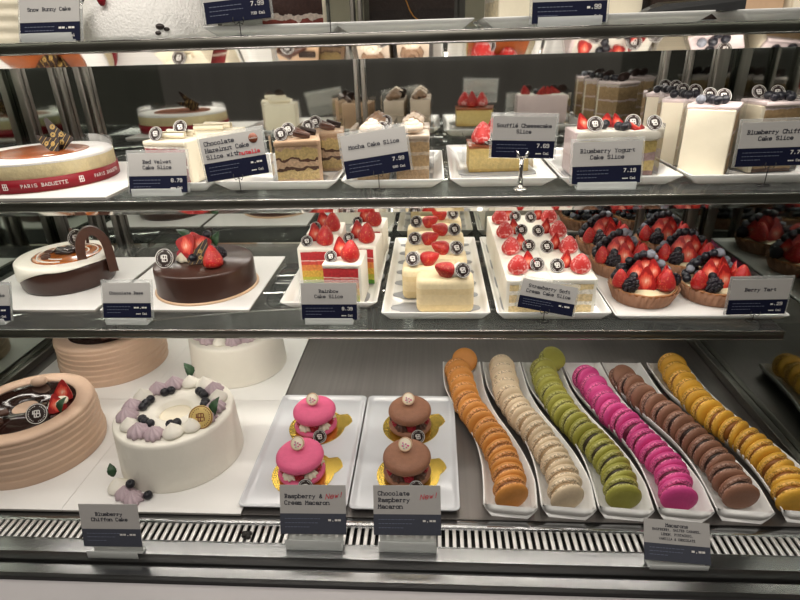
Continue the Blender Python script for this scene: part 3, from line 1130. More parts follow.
def blueberry_cake(x, y, z, label, rz=0, full=True):
    R, H = 0.0845, 0.078
    t = thing('blueberry_chiffon_cake', label, 'cake', (x, y, z), radians(rz), 'white chiffon cakes on the bottom deck')
    part('frosted_body', ring_cake_mesh(R, H, 'white_cream', 0.0245, 1.035), t)
    b = MB()
    b.lathe([(0, 0), (0.0230, 0), (0.0230, 0.001), (0.017, 0.0022), (0, 0.0016)], 30)
    part('centre_cream', b.mesh('centre_cream', 'ivory_cream'), t, (0, 0, H - 0.0102))
    cols = 'PWPWWPPWPPWPPWWP'
    for i, c in enumerate(cols):
        a = radians(22.5 * i)
        m, lb = ('lilac_cream', 9) if c == 'P' else ('white_cream', 0)
        part('cream_dollop', dollop_mesh(m, lb), t, (0.0625 * cos(a), 0.0625 * sin(a), H), (0, 0, i), 1.17 + 0.06 * sin(i * 3))
    for a in (118, 130, 160, 172, 184, 225, 236, 250, 288, 299, 58, 48, 38, 15, 5):
        a = radians(a)
        bberry(t, 0.0445 * cos(a), 0.0445 * sin(a), H, s=1.18)
    if full:
        disc(t, 0.056, -0.036, H, 60, 8, 0.0165, 'gold_disc', 'nut_brown_ink', 'gold_disc')
        part('leaf', leaf_mesh(), t, (0.070, -0.024, H + 0.006), (radians(48), radians(-10), radians(-22)), 1.25)
        part('leaf', leaf_mesh(), t, (-0.002, 0.066, H + 0.010), (radians(38), radians(25), radians(55)), 1.3)
    return t


blueberry_cake(-0.378, 0.648, 0.004, 'tall white ring cake topped with white and lilac cream dollops and blueberries, gold disc')
blueberry_cake(-0.372, 0.902, 0.004, 'white cake with lilac and white dollops, half hidden behind the blueberry ring cake', 40, False)
# the small dollop cluster at the foot of the front cake
t = thing('cream_garnish', 'small cluster of cream dollops, blueberries and a leaf beside the white ring cake', 'garnish', (-0.418, 0.556, 0.004))
part('cream_dollop', dollop_mesh('white_cream', 0), t, (-0.020, 0.012, 0), s=1.25)
part('cream_dollop', dollop_mesh('lilac_cream', 9), t, (-0.004, 0.000, 0), s=1.1)
part('cream_dollop', dollop_mesh('lilac_cream', 9), t, (0.012, -0.009, 0), s=1.1)
bberry(t, 0.004, 0.004, 0.012, s=1.15)
bberry(t, 0.030, -0.004, 0, s=1.15)
part('leaf', leaf_mesh(), t, (-0.026, 0.016, 0.018), (radians(55), 0, radians(35)), 0.9)


@cached
def ridged_cake_mesh(R, H):
    prof = [(0, 0), (R * 1.02, 0)]
    n = 66
    for i in range(n + 1):
        f = i / n
        ph = f * 6.5
        saw = (ph % 1.0)
        prof.append((R * (1.03 - 0.035 * f) + 0.0024 * (saw - 0.5), 0.002 + f * (H - 0.006)))
    prof += [(R * 0.975, H - 0.001), (R * 0.93, H), (R * 0.755, H), (R * 0.74, H - 0.002), (R * 0.735, H - 0.004), (0, H - 0.004)]
    b = MB()
    b.lathe(prof, 72, 0, None, lambda a, r, z, k: (r + (0.0009 * sin(2 * a + z * 120) if 1 < k < n + 3 else 0), z))
    return b.mesh('frosted_body', 'beige_cream')


def beige_cake(x, y, z, label, rz=0):
    R, H = 0.093, 0.077
    t = thing('chocolate_chiffon_cake', label, 'cake', (x, y, z), radians(rz), 'beige chocolate cakes on the bottom deck')
    part('frosted_body', ridged_cake_mesh(R, H), t)
    b = MB()
    r1 = R * 0.735
    b.lathe([(0.0165, -0.004), (0.0175, -0.001), (0.022, 0.0012), (r1 * 0.6, 0.0022), (r1 * 0.85, 0.0008), (r1, -0.0008)], 48, 0, None,
            lambda a, r, z, k: (r, z + (0.0009 * sin(5 * a + k) if 1 < k < 5 else 0)))
    b.lathe([(0, -0.0065), (0.0165, -0.006), (0.0165, -0.004)], 48)
    part('chocolate_pool', b.mesh('chocolate_pool', 'chocolate_pool'), t, (0, 0, H - 0.0015))
    disc(t, 0.046, -0.034, H - 0.001, 55, 14, 0.0148)
    straw(t, 0.052, 0.012, H, 'half', -30, 10, 1.15)
    straw(t, 0.064, -0.016, H, 'half', -30, 40, 1.0)
    b = MB()
    b.sphere(0.011, None, 0, 18, 10, (1.3, 0.8, 0.6))
    part('white_chocolate_shell', b.mesh('white_chocolate_shell', 'ivory_cream'), t, (0.058, -0.004, H + 0.009), (0.3, -0.2, 0.5))
    part('leaf', leaf_mesh(), t, (0.072, -0.022, H + 0.004), (radians(50), 0, radians(-20)), 1.05)
    for i, (px, py, r) in enumerate(((-0.02, -0.045, 0.3), (-0.006, -0.055, 1.3), (-0.038, -0.04, 2.2), (-0.012, -0.036, 0.9), (-0.03, -0.058, 1.8))):
        part('chocolate_curl', curl_mesh('milk_chocolate', 0.022, 0.0058, 1.3), t, (px, py, H + 0.005 + 0.004 * (i == 3)), (0.4 * i, 0.2, r), 1.1)
    b = MB()
    b.sphere(0.012, None, 0, 16, 9, (1, 0.8, 0.7))
    part('cream_quenelle', b.mesh('cream_quenelle', 'beige_cream'), t, (-0.012, 0.055, H + 0.006), (0, 0, 0.4))
    return t


beige_cake(-0.612, 0.655, 0.004, 'front beige ridged cake with a glossy dark chocolate pool, strawberry and leaf')
beige_cake(-0.622, 0.908, 0.004, 'rear beige ridged cake with chocolate curls, half under the lowest shelf', 75)


# ------------------------------------------------------------------ deck: macaron sandwiches on two plates
def sandwich(x, y, z, kind, label, rz=0):
    t = thing('macaron_sandwich', label, 'macaron sandwich', (x, y, z), radians(rz), 'large filled macarons on the two flat plates')
    R = 0.0335
    m = 'sandwich_' + kind
    sh = [(0, 0), (R * .9, 0), (R * .96, 0.002), (R * .985, 0.004), (R, 0.0055), (R * .985, 0.009), (R * .9, 0.0125), (R * .7, 0.0148), (R * .4, 0.0158), (0, 0.016)]
    key = ('sw', kind)
    if key not in CACHE:
        CACHE[key] = MB().lathe(sh, 48, 0, None, lambda a, r, zz, k: (r * (1 + (0.012 * sin(31 * a) + 0.008 * sin(17 * a) if 0 < k < 4 else 0)), zz)).mesh('macaron_shell', m)
    sm = CACHE[key]
    lean = 0.0
    part('bottom_shell', sm, t, (0, 0, 0.0115), (pi, 0, 0), (1, 1, 0.72))
    for i in range(10):
        a = 2 * pi * i / 10 - pi / 2 + 0.2
        if i % 2:
            b = 'white_cream' if kind == 'pink' else 'mocha_cream'
            part('cream_dollop', dollop_mesh('ivory_cream' if kind == 'pink' else 'milk_chocolate', 9), t, (0.0215 * cos(a), 0.0215 * sin(a), 0.0113), (0, 0, i), (0.92, 0.92, 0.98))
        else:
            key = 'rasp'
            if key not in CACHE:
                bb = MB()
                rr = random.Random(5)
                bb.sphere(0.0062, None, 0, 12, 8, (1, 1, 1.05))
                for kk in range(5):
                    zz = -0.005 + 0.0025 * kk
                    r_ = 0.0066 * sqrt(1 - (zz / 0.0085) ** 2)
                    for j in range(9):
                        aa = 2 * pi * (j + .5 * (kk % 2)) / 9
                        bb.sphere(0.0019, Matrix.Translation((r_ * cos(aa), r_ * sin(aa), zz)), 0, 6, 4)
                CACHE[key] = bb.mesh('raspberry', 'raspberry')
            part('raspberry', CACHE[key], t, (0.0225 * cos(a), 0.0225 * sin(a), 0.0180), (0, 0, i * 1.3))
    part('top_shell', sm, t, (0, 0, 0.0262), (radians(4), 0, 0), (1, 1, 1))
    # white chocolate button leaning on top
    o = part('white_chocolate_button', disc_mesh('ivory_cream', 0.0098, 0.004), t, (-0.002, 0.004, 0.0425 + 0.0085), (radians(52), 0, radians(-6)))
    key = 'dots'
    if key not in CACHE:
        b = MB()
        rr = random.Random(2)
        for i in range(12):
            a, r_ = rr.random() * 6.28, 0.0055 * sqrt(rr.random())
            b.lathe([(0, 0.0040), (0.0011, 0.0040), (0.0011, 0.0043), (0, 0.0043)], 8, i % 2, Matrix.Translation((r_ * cos(a), r_ * sin(a), 0)))
        CACHE[key] = b.mesh('berry_print', 'macaron_pink', 'lilac_cream')
    part('berry_print', CACHE[key], o)
    part('button_rim', MB().lathe([(0.0084, 0.0038), (0.0088, 0.0048), (0.0096, 0.0046), (0.0099, 0.003)], 30).mesh('button_rim', 'hazelnut_cream'), o)
    disc(t, 0.016, -0.036, 0.003, 62, 8, 0.0105)
    return t


@cached
def gold_board_mesh(R):
    b = MB()
    n = 48
    ring = []
    for i in range(n):
        a = 2 * pi * i / n
        r = R
        d = abs((a - radians(25) + pi) % (2 * pi) - pi)
        if d < 0.33:
            r = R + 0.0125 * (1 - (d / 0.33) ** 4) ** 0.5
        ring.append((r * cos(a), r * sin(a)))
    b.prism(ring, 0, 0.0012)
    return b.mesh('gold_board', 'gold_board')


for px, ma, lab in ((-0.1865, 'pink', 'white rectangular plate under the two pink filled macarons'),
                    (-0.0385, 'brown', 'white rectangular plate under the two brown filled macarons')):
    solo('flat_plate', dish_mesh(0.146, 0.254, 0.009, 'pale_porcelain', 0.007, 0.008), lab, 'plate', (px, 0.663, 0.0), group='flat plates of filled macarons')
for x, y, kd, w1 in ((-0.187, 0.606, 'pink', 'front pink'), (-0.187, 0.711, 'pink', 'rear pink'), (-0.037, 0.607, 'brown', 'front brown'), (-0.037, 0.714, 'brown', 'rear brown')):
    solo('gold_board', gold_board_mesh(0.0445), 'round gold cake card with a tab under the %s filled macaron' % w1, 'cake card', (x + 0.001, y, 0.0033), group='gold cake cards on the flat plates')
    sandwich(x, y - 0.002, 0.0045, kd, '%s filled macaron topped with a white chocolate button' % w1, -4)


# ------------------------------------------------------------------ deck: macaron rows in six wavy trays
EL = [(0.017, 0.888), (0.017, 0.84), (0.0195, 0.80), (0.031, 0.757), (0.047, 0.71), (0.060, 0.668), (0.066, 0.623), (0.066, 0.58), (0.063, 0.536)]
ER = [(0.086, 0.888), (0.086, 0.84), (0.088, 0.79), (0.098, 0.735), (0.117, 0.678), (0.130, 0.630), (0.136, 0.585), (0.134, 0.556), (0.131, 0.530)]


def smooth_path(p, n):
    out = []
    N = len(p) - 1
    for i in range(n + 1):
        u = N * i / n
        k = min(int(u), N - 1)
        f = u - k
        a, b_, c, d = p[max(k - 1, 0)], p[k], p[k + 1], p[min(k + 2, N)]
        out.append(tuple(0.5 * (2 * b_[j] + (c[j] - a[j]) * f + (2 * a[j] - 5 * b_[j] + 4 * c[j] - d[j]) * f * f + (3 * b_[j] - a[j] - 3 * c[j] + d[j]) * f ** 3)
                         for j in range(2)))
    return out


def wavy_tray_mesh():
    n = 36
    Lp, Rp = smooth_path(EL, n), smooth_path(ER, n)
    H = 0.020
    loops = []
    def sec(l, r, zi):
        l, r = Vector((*l, 0)), Vector((*r, 0))
        q = [(0.17, 0.0), (0.05, H * .6), (0.0, H), (0.012, H + .001), (0.035, H), (0.10, max(zi, H * .5)), (0.20, zi), (0.80, zi), (0.90, max(zi, H * .5)), (0.965, H), (0.988, H + .001), (1.0, H), (0.95, H * .6), (0.83, 0.0)]
        return [l.lerp(r, a) + Vector((0, 0, z)) for a, z in q]
    # tapered back and front end walls
    loops.append(sec(Lp[0], Rp[0], H - 0.0006))
    loops.append(sec(Lp[0], Rp[0], H - 0.0005))
    for i in range(n + 1):
        zi = 0.004
        l, r = Lp[i], Rp[i]
        if i in (1, n - 1):
            e = 0 if i == 1 else n
            l = tuple(Lp[e][j] + 0.45 * (Lp[i][j] - Lp[e][j]) for j in (0, 1))
            r = tuple(Rp[e][j] + 0.45 * (Rp[i][j] - Rp[e][j]) for j in (0, 1))
        if i == 0 or i == n:
            s = -0.003 if i == 0 else 0.003
            l, r = (l[0], l[1] + s), (r[0], r[1] + s)
            zi = H - 0.0005
        elif i in (1, n - 1):
            zi = 0.006
        loops.append(sec(l, r, zi))
    b = MB()
    b.loft(loops[2:])
    return b.mesh('wavy_tray', 'white_porcelain')


TRAY = wavy_tray_mesh()
NAMES = ['orange', 'cream', 'green', 'pink', 'brown', 'yellow']
OFF = [0.0, 0.073, 0.144, 0.217, 0.289, 0.368]
for nm, dx in zip(NAMES, OFF):
    solo('wavy_tray', TRAY, 'long white wavy porcelain tray holding the row of %s macarons' % nm, 'tray', (dx, 0.0, 0.0), group='wavy trays of macarons')

MR, MT = 0.0225, 0.0236


@cached
def mac_shell(c):
    R, h = MR, 0.0085
    prof = [(0, 0), (R * .88, 0), (R * .95, 0.0009), (R * .955, 0.0018), (R * .935, 0.0024), (R, 0.0036), (R * .985, 0.0052), (R * .9, 0.0072), (R * .68, 0.0084), (R * .35, h), (0, h)]
    return MB().lathe(prof, 36, 0, None, lambda a, r, z, k: (r * (1 + (0.018 * sin(23 * a + k) + 0.012 * sin(37 * a) if 0 < k < 4 else 0)), z)).mesh('macaron_shell', 'macaron_' + c)


@cached
def mac_fill(c):
    R = MR * 0.80
    return MB().lathe([(0, -0.0034), (R * .96, -0.0034), (R, 0), (R * .96, 0.0034), (0, 0.0034)], 28).mesh('filling', 'macaron_filling_' + c)


def macaron(c, x, y, z, tilt, rz, label):
    """tilt = angle of the axis from vertical toward the front; z = lowest point"""
    t = thing('macaron', label, 'macaron', (x, y, z), radians(rz), 'macarons in the wavy trays')
    a = radians(tilt)
    ax = Vector((0, -sin(a), cos(a)))
    c0 = Vector((0, 0, MR * sin(a) + 0.0095 * abs(cos(a))))
    part('front_shell', mac_shell(c), t, c0 + ax * 0.0030, (a, 0, random.uniform(0, .3)))
    part('back_shell', mac_shell(c), t, c0 - ax * 0.0030, (a + pi, 0, random.uniform(0, .3)))
    part('filling', mac_fill(c), t, c0, (a, 0, 0))
    return t


PATHS = {
    'orange': ([(0.043, 0.850), (0.050, 0.80), (0.053, 0.755), (0.070, 0.712), (0.086, 0.668), (0.098, 0.621), (0.101, 0.585), (0.099, 0.561)], 13),
    'cream': ([(0.121, 0.862), (0.121, 0.81), (0.124, 0.765), (0.138, 0.715), (0.156, 0.668), (0.167, 0.625), (0.171, 0.59), (0.170, 0.560)], 14),
    'green': ([(0.192, 0.852), (0.193, 0.80), (0.199, 0.755), (0.211, 0.709), (0.229, 0.665), (0.243, 0.615), (0.243, 0.59), (0.242, 0.563)], 13),
    'pink': ([(0.262, 0.828), (0.268, 0.788), (0.275, 0.738), (0.290, 0.702), (0.304, 0.655), (0.315, 0.612), (0.314, 0.588), (0.309, 0.562)], 12),
    'brown': ([(0.329, 0.803), (0.340, 0.766), (0.357, 0.728), (0.371, 0.684), (0.382, 0.640), (0.386, 0.600), (0.387, 0.568)], 10),
    'yellow': ([(0.419, 0.870), (0.415, 0.815), (0.420, 0.755), (0.432, 0.706), (0.450, 0.662), (0.457, 0.614), (0.457, 0.588), (0.451, 0.562)], 13)}
for nm in NAMES:
    pts, N = PATHS[nm]
    fine = smooth_path([(px_, py_ - 0.009) for px_, py_ in pts], 200)
    ds = [0.0]
    for p, q in zip(fine, fine[1:]):
        ds.append(ds[-1] + math.dist(p, q))
    for i in range(N):
        s_ = ds[-1] * i / (N - 1)
        k = min(next(j for j in range(201) if ds[j] >= s_ - 1e-9), 199)
        p, q = fine[k], fine[min(k + 4, 200)]
        if q == p:
            p0, q = fine[k - 4], fine[k]
        else:
            p0 = p
        tang = math.degrees(atan2(q[0] - p0[0], -(q[1] - p0[1])))
        frm = N - i
        lab = ('%s macaron at the front end of its row' % nm) if frm == 1 else ('%s macaron standing on edge, %s from the front of its tray' % (nm, ORD[frm - 1]))
        macaron(nm, p[0] + random.uniform(-.0012, .0012), p[1], 0.0042, 72 + 26 * i / (N - 1) + random.uniform(-3, 3), tang * 0.75 + random.uniform(-4, 4), lab)
macaron('orange', 0.056, 0.864, 0.012, 55, -10, 'orange macaron leaning at the back end of the orange tray')
macaron('green', 0.213, 0.872, 0.014, 35, 25, 'green macaron perched on the back rim of the green tray')
macaron('brown', 0.323, 0.822, 0.006, 38, 25, 'brown macaron lying slanted at the back of the brown row')
b = MB()
for i in range(7):
    b.sphere(0.002 + 0.002 * random.random(), Matrix.Translation((random.uniform(-.006, .006), random.uniform(-.004, .004), 0.002)), 0, 7, 5)
solo('crumb', b.mesh('crumb', 'crumb'), 'small dark crumb lying on the grille left of the pink macaron card', 'crumb', (-0.234, 0.497, -0.0005))


# ------------------------------------------------------------------ slices
def quad(w, d, tp):
    return ((-w / 2, -d / 2), (w / 2, -d / 2), (w / 2 * tp, d / 2), (-w / 2 * tp, d / 2))


def cake_slice(name, label, group, x, y, z, rz, w, d, h, body_m, frost_m, sides='B', tp=1.0, ft=0.006, film=False, liner=True, wave=False, cat='cake slice', bev=0.0012, top_m=None):
    t = thing(name, label, cat, (x, y, z), radians(rz), group)
    z0 = 0.0
    if liner:
        part('slice_liner', liner_mesh(round(min(w * 1.28, w + 0.016), 4), round(d + 0.008, 4)), t)
        z0 = 0.0008
    part('layered_cake', prism_mesh('layered_cake', quad(w, d, tp), 0, h, body_m, bev), t, (0, 0, z0))
    top_m = top_m or frost_m
    q = quad(w + 0.002, d + 0.002, tp)
    if wave:
        b = MB()
        n = 10
        ring = []
        for (ax, ay), (bx, by) in zip(q, q[1:] + q[:1]):
            for i in range(n):
                f = i / n
                ring.append((ax + (bx - ax) * f, ay + (by - ay) * f))
        lo = []
        for zz, k_, wv in ((h - 0.004, 1.0, 0.0022), (h - 0.001, 1.03, 0.0018), (h + ft - 0.002, 1.01, 0.0), (h + ft, 0.93, 0.0)):
            lo.append([(px * k_, py * k_, zz + wv * sin(2 * pi * i / 5.0)) for i, (px, py) in enumerate(ring)])
        b.loft(lo)
        part('top_frosting', b.mesh('top_frosting', top_m), t, (0, 0, z0))
    elif ft:
        part('top_frosting', prism_mesh('top_frosting', q, h - 0.0008, h + ft, top_m, min(0.0025, ft * 0.4)), t, (0, 0, z0))
    for s_ in sides:
        th = 0.0045
        if s_ in 'LR':
            sg = 1 if s_ == 'R' else -1
            pl = ((sg * (w / 2 - 0.001), -d / 2), (sg * (w / 2 + th), -d / 2 + 0.001), (sg * (w / 2 * tp + th), d / 2), (sg * (w / 2 * tp - 0.001), d / 2))
        else:
            sg = 1 if s_ == 'B' else -1
            ww = w / 2 * (tp if s_ == 'B' else 1)
            pl = ((-ww - (th if 'L' in sides else 0), sg * (d / 2 - 0.001)), (ww + (th if 'R' in sides else 0), sg * (d / 2 - 0.001)),
                  (ww + (th if 'R' in sides else 0), sg * (d / 2 + th)), (-ww - (th if 'L' in sides else 0), sg * (d / 2 + th)))
        part('side_frosting', prism_mesh('side_frosting', pl, 0.0, h + ft - 0.0006, frost_m, 0.0015), t, (0, 0, z0))
    if film:
        b = MB()
        o_ = 0.0062
        ring = [(-w / 2 - o_, -d / 2 - .002), (w / 2 + o_, -d / 2 - .002), (w / 2 * tp + o_, d / 2 + o_), (-w / 2 * tp - o_, d / 2 + o_)]
        vs = [(px, py, zz) for zz in (0.001, h + ft + 0.010) for px, py in ring]
        b.add(vs, [(0, 1, 5, 4), (1, 2, 6, 5), (2, 3, 7, 6), (3, 0, 4, 7)], 0, False)
        part('clear_film', b.mesh('clear_film', 'acetate'), t)
    return t


# -- lowest shelf: plates
solo('slice_plate', dish_mesh(0.150, 0.310, 0.013, 'white_porcelain', 0.012, 0.006), 'white flared plate under the rainbow slices', 'plate', (-0.160, 0.908, Z1), group='white plates on the lowest shelf')
solo('slice_plate', dish_mesh(0.158, 0.340, 0.013, 'white_porcelain', 0.009, 0.004), 'white flared plate under the pale yellow slices', 'plate', (0.003, 0.888, Z1), group='white plates on the lowest shelf')
solo('slice_plate', dish_mesh(0.162, 0.340, 0.013, 'white_porcelain', 0.009, 0.004), 'white flared plate under the strawberry cream slices', 'plate', (0.172, 0.888, Z1), group='white plates on the lowest shelf')
solo('slice_plate', dish_mesh(0.240, 0.335, 0.007, 'white_porcelain', 0.006, 0.004), 'broad white plate under the berry tarts', 'plate', (0.379, 0.889, Z1), group='white plates on the lowest shelf')

RH = 0.062
layers('rainbow_layers', RH, [(0.0, (0.10, 0.30, 0.04)), (0.12, (0.48, 0.48, 0.06)), (0.28, (0.68, 0.42, 0.06)), (0.46, (0.72, 0.25, 0.06)), (0.62, (0.62, 0.07, 0.05)), (0.72, (0.80, 0.55, 0.50)), (0.75, (0.45, 0.02, 0.025)),
                              (0.98, (0.85, 0.8, 0.74))], 0.02)
for i, (x, y, rz, lab) in enumerate(((-0.137, 0.795, -3, 'rainbow layer cake slice nearest the front, with two strawberries on top'),
                                     (-0.190, 0.868, 3, 'rainbow layer cake slice left of and behind the front one'),
                                     (-0.121, 0.880, -6, 'rainbow layer cake slice behind the front one, by the right rim'),
                                     (-0.190, 0.942, 2, 'rainbow layer cake slice at the rear left of the plate'),
                                     (-0.118, 0.972, -5, 'rainbow layer cake slice at the rear right of the plate'))):
    t = cake_slice('rainbow_cake_slice', lab, 'rainbow cake slices on the lowest shelf', x, y, Z1 + 0.0033, rz, 0.054, 0.062, RH, 'rainbow_layers', 'white_cream', 'BRL' if i in (1, 3) else 'BR', 0.94, 0.006)
    zz = RH + 0.0065
    straw(t, -0.004, 0.002, zz, 'half', -16, 25, 1.1)
    straw(t, 0.012, -0.012, zz, 'whole', 10, 40, 1.2)
    disc(t, -0.016, -0.018, zz, 52, -5)

CH = 0.050
layers('crepe_layers', CH, [(0.0, (0.72, 0.57, 0.31)), (0.3, (0.76, 0.62, 0.37)), (0.62, (0.74, 0.59, 0.33)), (0.80, (0.80, 0.68, 0.43))], 0.03, nsc=60, bump=0.12)
for i in range(7):
    right = i % 2 == 0
    x = 0.017 if i == 0 else (0.012 if right else -0.006)
    y = 0.757 + 0.0475 * i
    lab = 'pale yellow cream slice with strawberry and dark disc, ' + ('nearest the front of its plate' if i == 0 else ('at the back of its plate' if i == 6 else '%s from the front of its plate' % ORD[i]))
    t = cake_slice('cream_crepe_slice', lab, 'pale yellow slices on the lowest shelf', x, y, Z1 + 0.0033, 0, 0.084, 0.043, CH + 0.005, 'crepe_layers', 'yellow_crepe', '', 1.0, 0, False, False, bev=0.009)
    part('slice_liner', liner_mesh(0.128, 0.038), t, (-x + 0.003, 0.0, -0.0001))
    zz = CH + 0.0048
    sg = 1 if right else -1
    part('cream_dollop', dollop_mesh('white_cream', 9), t, (sg * 0.020, 0.000, zz - 0.001), (0, 0, 0), 1.25)
    disc(t, sg * 0.025, -0.015, zz + 0.003, 62, 8 * sg, 0.0112)
    straw(t, sg * 0.010, -0.003, zz + 0.004, 'whole', 62, -72 * sg, 1.05)

SH = 0.046
layers('strawberry_cream_layers', SH, [(0.0, (0.78, 0.62, 0.34)), (0.28, (0.85, 0.80, 0.70)), (0.40, (0.76, 0.60, 0.34)), (0.66, (0.85, 0.80, 0.70)), (0.8, (0.76, 0.6, 0.32))], 0.06)
for r in range(4):
    for c in (0, 1):
        x = 0.169 + (-0.0305 if c == 0 else 0.0305)
        y = 0.772 + 0.0815 * r - (0.0 if c == 0 else -0.003)
        lab = 'white strawberry cream slice, %s of the %s pair from the front of its plate' % (('left', 'right')[c], ORD[r])
        t = cake_slice('strawberry_cream_slice', lab, 'strawberry cream slices on the lowest shelf', x, y, Z1 + 0.0033, 0, 0.0590, 0.072, SH, 'strawberry_cream_layers', 'white_cream',
                       'B' + 'LR'[c] + ('F' if r else ''), 1.0, 0.008, False, False)
        part('slice_liner', liner_mesh(0.074, 0.050), t, (-0.006 if c == 0 else 0.006, 0, -0.0001))
        zz = SH + 0.0085
        sg = -1 if c == 0 else 1
        straw(t, sg * 0.015, -0.006, zz, 'sugar', 8, 0, (1.25, 1.25, 1.0))
        straw(t, sg * -0.003, 0.004, zz, 'half', -14, 30 * sg, 0.98, 14 * sg)
        disc(t, -sg * 0.0165 - 0.002, -0.006 + 0.008 * (1 - c), zz, 58, 6 * sg, 0.0108)


# -- berry tarts
def tart_meshes():
    R, H = 0.0510, 0.022
    b = MB()
    prof = [(0, 0), (0.041, 0), (0.0425, 0.001), (R * .985, H), (R * .985 - 0.0008, H), (0.0415, 0.0015)]
    b.lathe(prof, 132, 0, None, lambda a, r, z, k: (r * (1 + (0.034 * cos(33 * a) * min(1, z / 0.004) if k in (2, 3, 4) else 0)), z + (0.0016 * sin(33 * a) if k in (3, 4) else 0)))
    case = b.mesh('paper_case', 'paper_case')
    b = MB()
    prof = [(0.038, 0.002), (R * .93, H - 0.001), (R * .94, H + 0.0012), (R * .915, H + 0.0022), (R * .88, H + 0.001), (R * .86, H - 0.003)]
    b.lathe(prof, 66, 0, None, lambda a, r, z, k: (r, z + 0.0005 * sin(9 * a)))
    crust = b.mesh('crust', 'crust')
    b = MB()
    b.lathe([(R * .87, H - 0.003), (R * .8, H - 0.0005), (R * .4, H + 0.004), (0, H + 0.006)], 40)
    cus = b.mesh('custard', 'custard')
    return case, crust, cus


CASE, CRUST, CUS = tart_meshes()
TARTS = [(0.318, 0.792, 'berry tart nearest the front left of its plate'), (0.4245, 0.797, 'berry tart at the front right behind the tart price card'),
         (0.316, 0.899, 'berry tart in the middle of the left row'), (0.424, 0.902, 'berry tart in the middle of the right row'),
         (0.318, 1.004, 'berry tart at the back of the left row'), (0.426, 1.006, 'berry tart at the back of the right row')]
for i, (x, y, lab) in enumerate(TARTS):
    t = thing('berry_tart', lab, 'tart', (x, y, Z1 + 0.0033), radians((-8, 12, 4, -6, 10, 0)[i]), 'berry tarts on the lowest shelf')
    part('paper_case', CASE, t)
    part('crust', CRUST, t)
    part('custard', CUS, t)
    H = 0.024
    rr = random.Random(i + 11)
    # red half strawberries across the front and middle
    for (a, r, up_, ln, rz, s, kd) in ((266, 0.027, -0.001, -20, 0, 1.3, 'half'), (320, 0.033, 0.0, 0, 30, 1.2, 'whole'), (200, 0.038, 0.0, 10, -60, 1.05, 'whole'),
                                  (110, 0.002, 0.015, -22, -14, 1.1, 'half'), (340, 0.014, 0.008, -20, 20, 1.15, 'half'), (205, 0.017, 0.006, -22, -24, 1.15, 'half'),
                                  (352, 0.034, 0.002, -14, 50, 1.1, 'half')):
        aa = radians(a + rr.uniform(-6, 6))
        straw(t, r * cos(aa), r * sin(aa), H + up_, kd, ln, rz, s)
    part('blackberry', blackberry_mesh(), t, (0.038 * cos(radians(230)), 0.038 * sin(radians(230)), H + 0.008), (0.4, 0.5, 0), 1.3)
    part('blackberry', blackberry_mesh(), t, (0.043 * cos(radians(4)), 0.043 * sin(radians(4)), H + 0.007), (0.4, -0.5, 1), 1.1)
    k = 0
    for ring, zz, angs in ((0.041, H, range(24, 172, 18)), (0.036, H + 0.011, range(26, 170, 21)), (0.029, H + 0.021, range(36, 165, 26)), (0.020, H + 0.030, range(50, 150, 36)),
                           (0.010, H + 0.036, range(60, 150, 60))):
        for a in angs:
            aa = radians(a + rr.uniform(-5, 5))
            dusted = (k * 7 + i * 3) % 6 == 0 or (a < 70 and i in (0, 2, 1))
            bberry(t, ring * cos(aa), ring * sin(aa), zz + rr.uniform(-.001, .002), 'dusted_blueberry' if dusted else 'blueberry_skin', rr.uniform(1.1, 1.35))
            k += 1
    for a, q_ in ((190, 0.034), (222, 0.026)):
        aa = radians(a)
        bberry(t, q_ * cos(aa), q_ * sin(aa), H + 0.012, s=1.15)

# -- two whole cakes at the left of the lowest shelf
for x, lab in ((-0.6445, 'white square cake board under the orange topped cake'), (-0.400, 'white square cake board under the dark chocolate cake')):
    solo('cake_board', board_mesh(0.236, 0.232, 0.004), lab, 'cake board', (x, 0.865, Z1), group='white cake boards on the lowest shelf')

R, H = 0.080, 0.046
t = thing('chocolate_cake', 'smooth dark chocolate cake topped with strawberries, leaves and a round dark disc', 'cake', (-0.381, 0.845, Z1 + 0.004))
b = MB()
b.lathe([(0, 0), (R * 1.05, 0), (R * 1.055, 0.0018), (R * 1.04, 0.0034), (R, 0.0036)], 64)
part('cake_base', b.mesh('cake_base', 'hazelnut_cream'), t)
b = MB()
b.lathe([(R * 1.015, 0.0034), (R * 1.01, 0.006), (R, H - 0.006), (R * .99, H - 0.002), (R * .965, H), (0, H + 0.0006)], 72)
part('glazed_body', b.mesh('glazed_body', 'chocolate_glaze'), t)
disc(t, -0.050, -0.030, H, 66, -4, 0.0162)
straw(t, 0.030, -0.036, H, 'whole', -8, 10, 1.3)
straw(t, -0.024, -0.006, H + 0.043, 'half', 22, -8, 1.5, 158)
straw(t, 0.006, 0.000, H + 0.041, 'half', 20, 14, 1.3, 205)
straw(t, -0.034, 0.020, H, 'whole', 20, 0, 0.95)
straw(t, -0.020, 0.030, H + 0.010, 'whole', 20, 0, 1.2)
part('leaf', leaf_mesh(), t, (-0.026, 0.016, H + 0.026), (radians(35), 0, radians(68)), 1.4)
part('leaf', leaf_mesh(), t, (0.024, 0.004, H + 0.022), (radians(60), 0, radians(-20)), 1.15)
for px, py, pz in ((-0.030, 0.000, 0.004), (0.004, 0.022, 0.030), (-0.008, -0.020, 0.004), (0.034, 0.000, 0.004)):
    bberry(t, px, py, H + pz, s=1.35)
part('blackberry', blackberry_mesh(), t, (0.032, -0.006, H + 0.014), (0.3, 0, 0), 1.05)
part('cream_dollop', dollop_mesh('ivory_cream', 7), t, (-0.028, -0.004, H), s=1.2)
part('raspberry', blackberry_mesh(), t, (-0.038, 0.004, H + 0.008)).data = MB().sphere(0.0075, None, 0, 14, 9, (1, 1, 1.1)).mesh('raspberry', 'raspberry')


